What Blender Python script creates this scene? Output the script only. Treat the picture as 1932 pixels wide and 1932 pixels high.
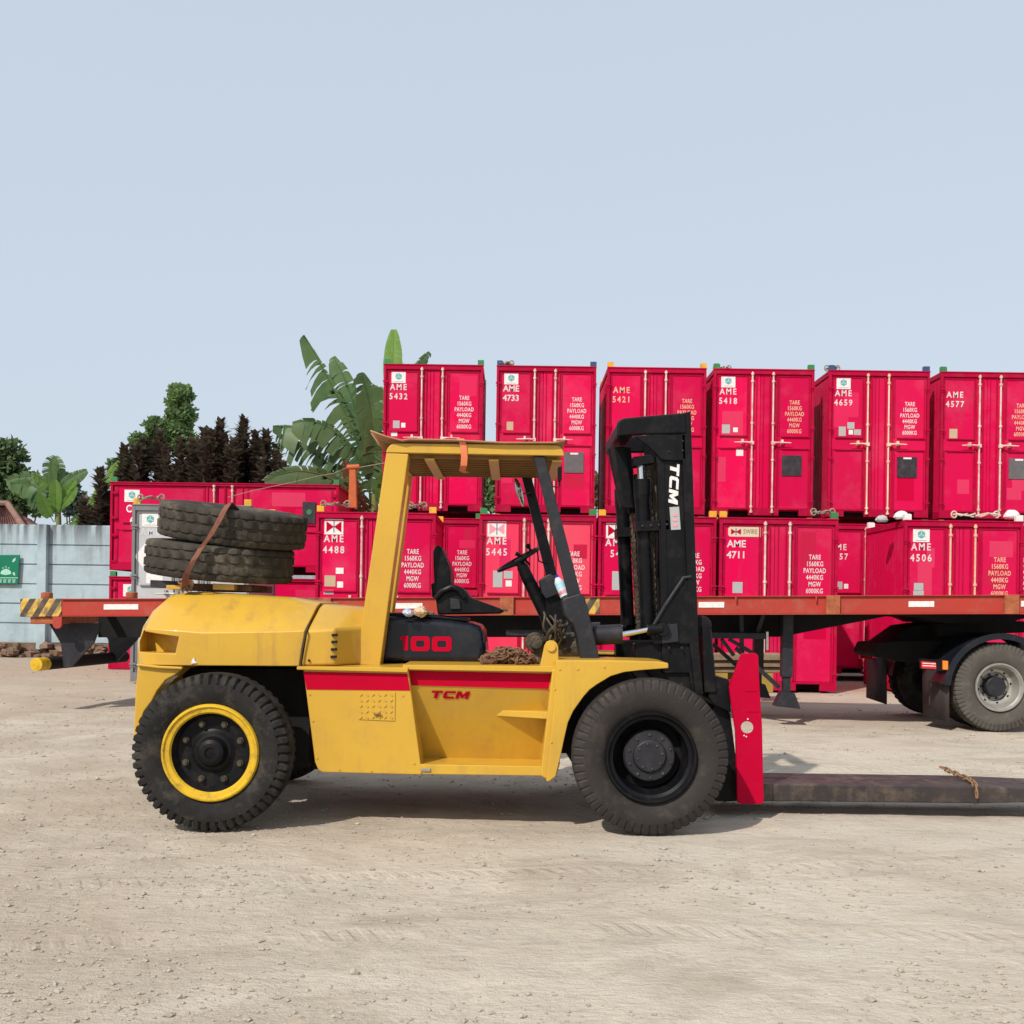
import bpy, bmesh, math, random
from mathutils import Vector, Matrix, noise
R = math.radians
S = bpy.context.scene
for o in list(bpy.data.objects): bpy.data.objects.remove(o)
C = bpy.data.collections.new('place'); S.collection.children.link(C)
random.seed(7)
# ------------------------------------------------------------- camera, sky, sun
CH, F, ROLL, CX, CY = 1.46, 1932.0, R(0.8), 966.0, 1147.0
cam = bpy.data.cameras.new('camera'); co = bpy.data.objects.new('camera', cam); C.objects.link(co)
co.location = (0, 0, CH)
co.rotation_euler = (Matrix.Rotation(R(90), 3, 'X') @ Matrix.Rotation(ROLL, 3, 'Z')).to_euler()
cam.sensor_width = 36; cam.lens = 36; cam.shift_y = (CY - 966) / 1932.0
cam.clip_start = .05; cam.clip_end = 3000
S.camera = co
SUN = Vector((-.60, -.90, 1.0)).normalized()      # towards the sun
SEL = math.asin(SUN.z); SAZ = math.atan2(SUN.x, SUN.y)
w = bpy.data.worlds.new('World'); S.world = w; w.use_nodes = True
wt = w.node_tree; bg = wt.nodes['Background']
sk = wt.nodes.new('ShaderNodeTexSky'); sk.sky_type = 'NISHITA'; sk.sun_disc = False
sk.sun_elevation = SEL; sk.sun_rotation = SAZ
sk.air_density = 1.0; sk.dust_density = 2.5; sk.ozone_density = 1.5; sk.altitude = 50
hs = wt.nodes.new('ShaderNodeHueSaturation'); hs.inputs['Saturation'].default_value = .62
wt.links.new(sk.outputs[0], hs.inputs['Color'])
hz = wt.nodes.new('ShaderNodeMix'); hz.data_type = 'RGBA'; hz.inputs[0].default_value = .78   # even milky haze over the whole sky
hz.inputs[7].default_value = (5.08, 5.85, 6.72, 1)
wt.links.new(hs.outputs[0], hz.inputs[6])
wt.links.new(hz.outputs[2], bg.inputs[0]); bg.inputs[1].default_value = .13
sl = bpy.data.lights.new('sun', 'SUN'); so = bpy.data.objects.new('sun', sl); C.objects.link(so)
sl.energy = 4.1; sl.angle = R(.9); sl.color = (1, .93, .84)
so.rotation_euler = SUN.to_track_quat('Z', 'Y').to_euler()
S.view_settings.view_transform = 'Standard'; S.view_settings.look = 'None'
S.view_settings.gamma = 1; S.view_settings.exposure = 0.0
# ------------------------------------------------------------- helpers
cr, sr = math.cos(ROLL), math.sin(ROLL)
def P(px, py, Y):
    u, v = px - CX, py - CY
    return (( u*cr + v*sr) * Y / F, CH - (-u*sr + v*cr) * Y / F)
def P3(px, py, Y):
    x, z = P(px, py, Y); return Vector((x, Y, z))
def ground_y(px, py):                     # depth of the ground point seen there
    u, v = px - CX, py - CY
    return CH * F / (-u*sr + v*cr)
class MB:
    def __init__(s): s.v = []; s.f = []
    def add(s, vs, fs):
        n = len(s.v); s.v += [Vector(p) for p in vs]; s.f += [tuple(i+n for i in f) for f in fs]; return s
    def box(s, x0, x1, y0, y1, z0, z1):
        vs = [(x, y, z) for x in (x0, x1) for y in (y0, y1) for z in (z0, z1)]
        return s.add(vs, [(0,1,3,2),(4,6,7,5),(0,4,5,1),(2,3,7,6),(0,2,6,4),(1,5,7,3)])
    def obox(s, c, half, M):              # oriented box
        vs = [Vector(c) + M @ Vector((a*half[0], b*half[1], d*half[2])) for a in (-1,1) for b in (-1,1) for d in (-1,1)]
        return s.add(vs, [(0,1,3,2),(4,6,7,5),(0,4,5,1),(2,3,7,6),(0,2,6,4),(1,5,7,3)])
    def prismxz(s, poly, y0, y1):
        n = len(poly)
        a = sum(poly[i][0]*poly[(i+1)%n][1] - poly[(i+1)%n][0]*poly[i][1] for i in range(n))
        if a < 0: poly = poly[::-1]
        vs = [(x, y0, z) for x, z in poly] + [(x, y1, z) for x, z in poly]
        fs = [tuple(range(n)), tuple(range(2*n-1, n-1, -1))]
        fs += [(i, i+n, (i+1)%n+n, (i+1)%n) for i in range(n)]
        return s.add(vs, fs)
    def pp(s, poly, y0, y1, ref=None):    # outline in photo pixels at depth ref
        ref = ref or y0
        return s.prismxz([P(a, b, ref) for a, b in poly], y0, y1)
    def pbox(s, x0, y0, x1, y1, Y0, Y1, ref=None):
        return s.pp([(x0,y0),(x1,y0),(x1,y1),(x0,y1)], Y0, Y1, ref)
    def cyl(s, p0, p1, r, n=16, r1=None, cap=True):
        p0, p1 = Vector(p0), Vector(p1); d = (p1-p0).normalized(); r1 = r if r1 is None else r1
        a = d.orthogonal().normalized(); b = d.cross(a)
        vs = [p0 + (a*math.cos(t)+b*math.sin(t))*r for t in [2*math.pi*i/n for i in range(n)]]
        vs += [p1 + (a*math.cos(t)+b*math.sin(t))*r1 for t in [2*math.pi*i/n for i in range(n)]]
        fs = [(i, (i+1)%n, (i+1)%n+n, i+n) for i in range(n)]
        if cap: fs += [tuple(range(n-1, -1, -1)), tuple(range(n, 2*n))]
        return s.add(vs, fs)
    def tube(s, pts, r, n=8, flat=None):
        pts = [Vector(p) for p in pts]; vs = []; fs = []
        up = None
        for i, p in enumerate(pts):
            d = (pts[min(i+1, len(pts)-1)] - pts[max(i-1, 0)]).normalized()
            if up is None: up = d.orthogonal().normalized()
            a = (up - d*up.dot(d)).normalized(); up = a; b = d.cross(a)
            rr = r[i] if isinstance(r, (list, tuple)) else r
            vs += [p + (a*math.cos(t)+b*math.sin(t))*rr for t in [2*math.pi*k/n for k in range(n)]]
        for i in range(len(pts)-1):
            fs += [(i*n+k, i*n+(k+1)%n, (i+1)*n+(k+1)%n, (i+1)*n+k) for k in range(n)]
        fs += [tuple(range(n-1, -1, -1)), tuple(range((len(pts)-1)*n, len(pts)*n))]
        return s.add(vs, fs)
    def ribbon(s, pts, wv, th):           # flat strap along pts, width vector wv, thickness th
        pts = [Vector(p) for p in pts]; wv = Vector(wv)/2; vs = []; fs = []
        for i, p in enumerate(pts):
            d = (pts[min(i+1, len(pts)-1)] - pts[max(i-1, 0)]).normalized()
            nrm = d.cross(wv).normalized()*th/2
            vs += [p-wv-nrm, p+wv-nrm, p+wv+nrm, p-wv+nrm]
        for i in range(len(pts)-1):
            fs += [(i*4+k, i*4+(k+1)%4, (i+1)*4+(k+1)%4, (i+1)*4+k) for k in range(4)]
        m = (len(pts)-1)*4; fs += [(3,2,1,0), (m, m+1, m+2, m+3)]
        return s.add(vs, fs)
    def lathe(s, prof, c, n=64, closed=False, mod=None):   # about the Y axis through c; prof = (y, r)
        c = Vector(c); m = len(prof); vs = []
        for i in range(n):
            t = 2*math.pi*i/n
            for j, q in enumerate(prof):
                y, r = q[0], q[1]
                if mod: y, r = mod(i, j, y, r, q)
                vs.append(c + Vector((math.cos(t)*r, y, math.sin(t)*r)))
        fs = []
        for i in range(n):
            k = (i+1) % n
            for j in range(m - (0 if closed else 1)):
                l = (j+1) % m
                fs.append((i*m+j, i*m+l, k*m+l, k*m+j))
        return s.add(vs, fs)
    def sph(s, c, r, n=8, sq=(1,1,1)):
        vs = []; fs = []; c = Vector(c)
        for i in range(n+1):
            a = math.pi*i/n
            for k in range(2*n):
                b = math.pi*k/n
                vs.append(c + Vector((math.sin(a)*math.cos(b)*r*sq[0], math.sin(a)*math.sin(b)*r*sq[1], math.cos(a)*r*sq[2])))
        for i in range(n):
            for k in range(2*n):
                fs.append((i*2*n+k, (i+1)*2*n+k, (i+1)*2*n+(k+1)%(2*n), i*2*n+(k+1)%(2*n)))
        return s.add(vs, fs)
    def xf(s, M):
        s.v = [M @ p for p in s.v]; return s
    def merge(s, o): return s.add(o.v, o.f)
    def mirY(s, yc):
        m = MB(); m.v = [Vector((p.x, 2*yc-p.y, p.z)) for p in s.v]; m.f = [f[::-1] for f in s.f]; return m
    def build(s, name, mat, parent=None, bevel=0, smooth=True, ang=35, seg=2, norm=True):
        org = parent['_o'] if parent is not None else None
        org = Vector(org) if org is not None else Vector((0,0,0))
        me = bpy.data.meshes.new(name)
        me.from_pydata([p-org for p in s.v], [], s.f); me.validate()
        bm = bmesh.new(); bm.from_mesh(me); bmesh.ops.remove_doubles(bm, verts=bm.verts, dist=1e-5)
        if norm: bmesh.ops.recalc_face_normals(bm, faces=bm.faces)
        bm.to_mesh(me); bm.free()
        if isinstance(mat, (list, tuple)):
            for m in mat: me.materials.append(m)
        else: me.materials.append(mat)
        if smooth:
            me.polygons.foreach_set('use_smooth', [True]*len(me.polygons)); me.set_sharp_from_angle(angle=R(ang))
        o = bpy.data.objects.new(name, me); C.objects.link(o); o['_o'] = tuple(org)
        if parent is not None: o.parent = parent
        if bevel:
            b = o.modifiers.new('bevel', 'BEVEL'); b.width = bevel; b.segments = seg; b.limit_method = 'ANGLE'; b.angle_limit = R(40)
            b.harden_normals = True
        return o
def each(mb, name, mat, parent=None, gap=.004, **k):
    # every separate piece becomes a part of its own
    n = len(mb.v); par = list(range(n))
    def fd(a):
        while par[a] != a: par[a] = par[par[a]]; a = par[a]
        return a
    for f in mb.f:
        r = fd(f[0])
        for i in f[1:]: par[fd(i)] = r
    comp = {}
    for i in range(n): comp.setdefault(fd(i), []).append(i)
    cs = [[set(c), [min(mb.v[i][a] for i in c)-gap/2 for a in range(3)], [max(mb.v[i][a] for i in c)+gap/2 for a in range(3)]] for c in comp.values()]
    ch = True
    while ch:
        ch = False
        for i in range(len(cs)):
            for j in range(i+1, len(cs)):
                if all(cs[i][1][a] <= cs[j][2][a] and cs[j][1][a] <= cs[i][2][a] for a in range(3)):
                    A, B = cs[i], cs.pop(j); A[0] |= B[0]; A[1] = [min(x, y) for x, y in zip(A[1], B[1])]; A[2] = [max(x, y) for x, y in zip(A[2], B[2])]
                    ch = True; break
            if ch: break
    out = []
    for c, _, _ in cs:
        ix = {o: m for m, o in enumerate(sorted(c))}; q = MB()
        q.v = [mb.v[o] for o in sorted(c)]; q.f = [tuple(ix[i] for i in f) for f in mb.f if f[0] in ix]
        out.append(q.build(name, mat, parent, **k))
    return out
def tag(o, label=None, cat=None, group=None, kind=None):
    if label: o['label'] = label
    if cat: o['category'] = cat
    if group: o['group'] = group
    if kind: o['kind'] = kind
    return o
def thing(name, loc, label, cat, group=None):
    o = bpy.data.objects.new(name, None); C.objects.link(o); o.location = loc; o['_o'] = tuple(loc); o.empty_display_size = .2
    return tag(o, label, cat, group)
def text_mb(body, height, cx, y, cz, sx=1.0, bold=.0, align='CENTER', spacing=1.0, lines=1.0, shear=0, depth=.0, sq=False):
    cu = bpy.data.curves.new('t', 'FONT'); cu.body = body; cu.size = 1; cu.align_x = align; cu.align_y = 'CENTER'
    cu.offset = bold; cu.space_character = spacing; cu.space_line = lines; cu.shear = shear; cu.extrude = 0; cu.resolution_u = 3
    ob = bpy.data.objects.new('t', cu); C.objects.link(ob)
    dg = bpy.context.evaluated_depsgraph_get(); me = bpy.data.meshes.new_from_object(ob.evaluated_get(dg))
    k = height / .70
    m = MB()
    m.add([(cx + p.co.x*k*sx, y, cz + p.co.y*k) for p in me.vertices], [tuple(q.vertices) for q in me.polygons])
    bpy.data.objects.remove(ob); bpy.data.meshes.remove(me); bpy.data.curves.remove(cu)
    return m
def block_tcm(L, H, shear=.25):
    # heavy block capitals, drawn in x-z and centred
    T = [(0,1),(1,1),(1,.72),(.66,.72),(.66,0),(.34,0),(.34,.72),(0,.72)]
    K = [(1,1),(.16,1),(0,.84),(0,.16),(.16,0),(1,0),(1,.27),(.32,.27),(.30,.30),(.30,.70),(.32,.73),(1,.73)]
    M_ = [(0,0),(0,1),(.30,1),(.5,.52),(.70,1),(1,1),(1,0),(.74,0),(.74,.50),(.56,.08),(.44,.08),(.26,.50),(.26,0)]
    m = MB(); w_ = L/3.30; x = -L/2
    for g in (T, K, M_):
        gw = w_*(1.12 if g is M_ else .98)
        m.add([(x + a*gw + (b_-.5)*shear*H, 0, (b_-.5)*H) for a, b_ in g], [tuple(range(len(g)))]); x += gw + w_*.12
    return m
def cut(obj, mb):
    c = mb.build('cutter', obj.data.materials[0]); c.location = Vector(obj['_o']) * -1 + (Vector(obj['_o']) if obj.parent else Vector())
    md = obj.modifiers.new('cut', 'BOOLEAN'); md.object = c; md.solver = 'EXACT'
    bpy.context.view_layer.update()
    bev = [m for m in obj.modifiers if m.type == 'BEVEL']
    for b in bev: b.show_viewport = False
    dg = bpy.context.evaluated_depsgraph_get(); me = bpy.data.meshes.new_from_object(obj.evaluated_get(dg))
    obj.modifiers.remove(md); old = obj.data; obj.data = me
    for b in bev: b.show_viewport = True
    bpy.data.objects.remove(c)
    me.polygons.foreach_set('use_smooth', [True]*len(me.polygons)); me.set_sharp_from_angle(angle=R(30))
# ------------------------------------------------------------- materials
def mat(name, col, rough=.5, col2=None, scale=3.0, amt=.5, metal=0, bump=0, bscale=40, coat=0, dirt=None, dscale=1.5, damt=.3,
        streak=False, spec=.28, rndv=0, lo=.35, hi=.7, chips=None, stains=None):
    m = bpy.data.materials.new(name); m.use_nodes = True; nt = m.node_tree; N = nt.nodes; L = nt.links
    b = N['Principled BSDF']; b.inputs['Roughness'].default_value = rough; b.inputs['Metallic'].default_value = metal
    b.inputs['Coat Weight'].default_value = coat; b.inputs['Specular IOR Level'].default_value = spec
    g = N.new('ShaderNodeNewGeometry')
    pos = g.outputs['Position']
    if streak:
        mp = N.new('ShaderNodeMapping'); mp.inputs['Scale'].default_value = (1, 1, .12); L.new(pos, mp.inputs[0]); spos = mp.outputs[0]
    else: spos = pos
    def noi(sc, src, det=6, ro=.6):
        n = N.new('ShaderNodeTexNoise'); n.inputs['Scale'].default_value = sc; n.inputs['Detail'].default_value = det
        n.inputs['Roughness'].default_value = ro; L.new(src, n.inputs['Vector']); return n.outputs['Fac']
    def ramp(src, a, c_, mx=1.0):
        r = N.new('ShaderNodeMapRange'); r.inputs[1].default_value = a; r.inputs[2].default_value = c_; r.inputs[4].default_value = mx
        L.new(src, r.inputs[0]); return r.outputs[0]
    def mix(fac, A, B):
        x = N.new('ShaderNodeMix'); x.data_type = 'RGBA'
        L.new(fac, x.inputs[0])
        for s_, i in ((A, 6), (B, 7)):
            if isinstance(s_, tuple): x.inputs[i].default_value = (*s_[:3], 1)
            else: L.new(s_, x.inputs[i])
        return x.outputs[2]
    c2 = col2 or tuple(c*.8 for c in col)
    out = mix(ramp(noi(scale, spos), lo, hi, amt), col, c2)
    if dirt: out = mix(ramp(noi(dscale, pos, 10, .7), .5, .72, damt), out, dirt)
    if stains:      # run-down stains, stretched along z
        mp2 = N.new('ShaderNodeMapping'); mp2.inputs['Scale'].default_value = (1, 1, .09); L.new(pos, mp2.inputs[0])
        a_ = ramp(noi(stains[0], mp2.outputs[0], 8, .65), stains[1], stains[1]+.12, stains[3]); b_ = ramp(noi(stains[0]*.22, pos, 4, .6), .42, .62)
        mm_ = N.new('ShaderNodeMath'); mm_.operation = 'MULTIPLY'; L.new(a_, mm_.inputs[0]); L.new(b_, mm_.inputs[1]); out = mix(mm_.outputs[0], out, stains[2])
    if chips: out = mix(ramp(noi(chips[0], pos, 5, .75), chips[1], chips[1]+.025), out, chips[2])
    if rndv:
        oi = N.new('ShaderNodeObjectInfo'); h = N.new('ShaderNodeHueSaturation'); mr = N.new('ShaderNodeMapRange')
        mr.inputs[3].default_value = 1-rndv; mr.inputs[4].default_value = 1+rndv; L.new(oi.outputs['Random'], mr.inputs[0])
        L.new(mr.outputs[0], h.inputs['Value']); L.new(out, h.inputs['Color']); out = h.outputs[0]
    L.new(out, b.inputs['Base Color'])
    rr = ramp(noi(scale*2.3, pos), .2, .8); ma = N.new('ShaderNodeMath'); ma.operation = 'MULTIPLY_ADD'
    L.new(rr, ma.inputs[0]); ma.inputs[1].default_value = .25*rough; ma.inputs[2].default_value = rough*.88; L.new(ma.outputs[0], b.inputs['Roughness'])
    if bump:
        bp = N.new('ShaderNodeBump'); bp.inputs['Strength'].default_value = bump; bp.inputs['Distance'].default_value = .02
        L.new(noi(bscale, pos), bp.inputs['Height']); L.new(bp.outputs[0], b.inputs['Normal'])
    pass
    return m
DUST = (.42, .34, .26)
Y_ = mat('yellow_paint', (.575, .345, .038), .36, (.53, .300, .032), 1.2, .8, dirt=(.42,.24,.06), dscale=2.5, damt=.5, bump=.10, bscale=4, coat=.24, spec=.30, chips=(22, .70, (.16,.09,.04)), stains=(9, .52, (.30,.17,.06), .45))
YB = mat('bright_yellow', (.64, .40, .02), .45, (.52,.31,.02), 8, .6, dirt=(.12,.08,.04), dscale=11, damt=.75, chips=(30, .66, (.06,.05,.04)))
RS = mat('red_stripe', (.44, .001, .022), .45, (.38,.001,.020), 4, .4, spec=.06)
RP = mat('red_plate', (.46, .001, .030), .45, (.41,.001,.026), 4, .4, spec=.06, dirt=(.45,.01,.03), dscale=9, damt=.3)
BK = mat('black_paint', (.0045, .0045, .006), .42, (.010,.010,.011), 5, .8, dirt=(.05,.042,.036), dscale=6, damt=.35, spec=.14, streak=True)
BH = mat('hood_black', (.006, .008, .014), .25, (.010,.012,.020), 3, .6, coat=.18, dirt=(.06,.055,.05), dscale=4, damt=.3)
BG = mat('dark_grey_paint', (.017, .017, .022), .5, (.026,.026,.031), 5, .6, dirt=(.1,.09,.08), dscale=8, damt=.3)
VB = mat('void_black', (.006,.006,.006), .8, (.012,.010,.009), 4)
GR = mat('greasy_metal', (.045, .036, .026), .5, (.12,.095,.065), 12, .9, metal=.3, bump=.5, bscale=30)
RB = mat('tyre_rubber', (.013, .0125, .0125), .75, (.030,.027,.025), 5, .8, dirt=(.16,.135,.105), dscale=7, damt=.35, bump=.25, bscale=60, spec=.15)
RB2 = mat('tyre_rubber_brown', (.024, .021, .020), .62, (.038,.032,.029), 2.5, .9, dirt=(.11,.09,.07), dscale=9, damt=.35, bump=.15, bscale=60, spec=.2)
RBT = mat('truck_tyre_rubber', (.075, .068, .060), .8, (.10,.09,.078), 3, .8, dirt=(.18,.16,.13), dscale=9, damt=.5, spec=.12)
RBD = mat('dusty_rubber', (.032, .028, .023), .85, (.070,.060,.046), 4, .9, dirt=(.24,.20,.15), dscale=2.2, damt=.8, bump=.4, bscale=40, spec=.2)
CHR = mat('chrome', (.75,.75,.76), .15, (.5,.5,.5), 10, .3, metal=1)
SIL = mat('silver_rim', (.42,.40,.37), .45, (.28,.26,.23), 8, .8, metal=.5, dirt=(.3,.25,.18), dscale=9, damt=.5)
CR = mat('container_red', (.63, .0015, .066), .5, (.50,.012,.066), .7, .95, dirt=(.60,.060,.13), dscale=.9, damt=.6, bump=.25, bscale=2.2, rndv=.12, chips=(16, .71, (.30,.05,.05)), stains=(7, .53, (.36,.035,.05), .5), streak=True, spec=.06)
CD = mat('container_red_frame', (.42, .002, .040), .55, (.34,.006,.04), 3, .8, dirt=(.33,.04,.05), dscale=4, damt=.5, rndv=.08, spec=.06)
CG = mat('container_grey', (.46,.46,.47), .45, (.36,.36,.37), 1, .7, streak=True, dirt=(.3,.27,.24), dscale=3, damt=.3)
CGF = mat('grey_frame', (.16,.16,.165), .5, (.24,.24,.24), 3, .5)
ST = mat('stencil_white', (.70,.66,.64), .6, (.62,.45,.46), 14, .8, dirt=(.60,.05,.10), dscale=26, damt=.4)
WP = mat('white_paint', (.78,.76,.74), .5, (.62,.58,.55), 30, .6, dirt=(.5,.25,.2), dscale=25, damt=.5)
CRM = mat('cream_paint', (.72,.46,.30), .55, (.62,.28,.20), 14, .8, dirt=(.60,.06,.08), dscale=26, damt=.35)
RODM = mat('rod_paint', (.72,.58,.50), .45, (.50,.30,.26), 6, .8, dirt=(.6,.1,.12), dscale=6, damt=.7)
TEAL = mat('teal_print', (.10,.36,.36), .5, (.14,.42,.42), 60, .5)
GSTK = mat('grey_sticker', (.42,.43,.42), .5, (.30,.31,.30), 60, .6)
BEI = mat('beige_sticker', (.50,.38,.24), .6, (.4,.3,.2), 40, .6)
PK = mat('pink_print', (.75,.25,.32), .6, (.7,.4,.45), 50, .5)
BLU = mat('blue_print', (.02,.05,.16), .5, (.03,.08,.2), 50, .5)
LG = mat('green_lug', (.03,.22,.07), .5, (.02,.14,.05), 8, .6, dirt=(.2,.1,.05), dscale=8, damt=.5)
LY = mat('yellow_lug', (.72,.38,.03), .5, (.6,.3,.03), 8, .6, dirt=(.2,.1,.05), dscale=8, damt=.5)
LB = mat('blue_lug', (.03,.07,.17), .5, (.05,.08,.15), 8, .6)
TR = mat('trailer_red', (.40, .038, .026), .6, (.34,.045,.03), 2, .8, dirt=(.36,.12,.08), dscale=4, damt=.6, bump=.15, bscale=12)
TRD = mat('trailer_rust', (.40,.12,.05), .8, (.24,.06,.03), 14, .9, bump=.4)
RUST = mat('rust', (.13,.07,.045), .85, (.25,.13,.07), 18, .9, bump=.6, bscale=50)
STL = mat('fork_steel', (.060,.048,.045), .42, (.028,.024,.026), 3, .9, metal=.2, streak=True, dirt=(.17,.12,.09), dscale=7, damt=.7, bump=.25, bscale=25, stains=(14, .50, (.22,.17,.13), .6))
STRP = mat('strap_brown', (.22,.085,.055), .85, (.12,.05,.035), 30, .8)
STRO = mat('strap_orange', (.75,.20,.08), .7, (.65,.24,.14), 20, .7)
ORG = mat('orange_paint', (.52,.12,.035), .65, (.36,.09,.03), 6, .7, dirt=(.25,.1,.05), dscale=10, damt=.5)
CARD = mat('cardboard', (.42,.22,.12), .9, (.33,.17,.09), 5, .7)
WOOD = mat('timber', (.30,.22,.14), .85, (.20,.14,.09), 3, .9, bump=.4, bscale=20, dirt=(.12,.08,.05), dscale=6, damt=.4)
ROPE = mat('wire_rope', (.35,.30,.22), .8, (.15,.12,.09), 20, .8)
LAMPR = mat('red_lens', (.55,.01,.02), .15, (.45,.01,.02), 20, .4, coat=.8)
LAMPO = mat('amber_lens', (.85,.22,.02), .2, (.8,.2,.02), 20, .4, coat=.6)
MUD = mat('mudflap_rubber', (.030,.022,.024), .6, (.07,.055,.05), 6, .7, streak=True)
ROOFT = mat('clay_tile', (.22,.11,.095), .85, (.14,.07,.06), 3, .9, bump=.5, bscale=10)
WALLM = mat('wall_paint', (.40,.50,.54), .85, (.31,.41,.45), 1.2, .8, bump=.5, bscale=7, dirt=(.24,.28,.28), dscale=1.6, damt=.6, stains=(5, .50, (.20,.24,.25), .6))
MIR = mat('mirror_glass', (.5,.55,.55), .05, (.45,.5,.5), 5, .3, metal=1)
SGN = mat('sign_green', (.005,.17,.09), .4, (.004,.13,.07), 5, .5)
SGL = mat('sign_pale', (.35,.62,.48), .5, (.28,.5,.4), 9, .5)
def leafmat(name, a, b_, sc=2.0, trans=.35):
    m = mat(name, a, .45, b_, sc, .9, rndv=.12, lo=.3, hi=.65)
    nt = m.node_tree; b = nt.nodes['Principled BSDF']; o = nt.nodes['Material Output']
    t = nt.nodes.new('ShaderNodeBsdfTranslucent'); x = nt.nodes.new('ShaderNodeMixShader'); x.inputs[0].default_value = trans
    src = b.inputs['Base Color'].links[0].from_socket
    nt.links.new(src, t.inputs[0]); nt.links.new(b.outputs[0], x.inputs[1]); nt.links.new(t.outputs[0], x.inputs[2]); nt.links.new(x.outputs[0], o.inputs[0])
    return m
LBAN = leafmat('banana_leaf', (.045,.11,.038), (.12,.19,.07), 1.5, .32)
LBAL = leafmat('banana_leaf_light', (.13,.26,.04), (.20,.33,.08), 2)
LCOR = leafmat('cordyline_leaf', (.105,.060,.062), (.13,.13,.075), 2.2, .3)
LCRT = leafmat('cordyline_young_leaf', (.13,.05,.035), (.10,.10,.04), 6, .2)
LTRE = leafmat('tree_leaf', (.12,.20,.085), (.22,.33,.12), 2.5, .45)
LDRK = leafmat('dark_leaf', (.075,.13,.055), (.17,.24,.10), 2.5, .45)
LFAR = leafmat('far_leaf_hazed', (.055,.09,.075), (.08,.12,.10), 2.5)  # distance haze put into the leaf colour as a bluish cast
LDRY = leafmat('dry_leaf', (.30,.19,.08), (.18,.10,.05), 5)
BARK = mat('bark', (.11,.09,.05), .9, (.16,.13,.07), 8, .8, bump=.5)
BST = mat('banana_stem', (.16,.20,.06), .6, (.20,.13,.06), 6, .8)
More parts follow.
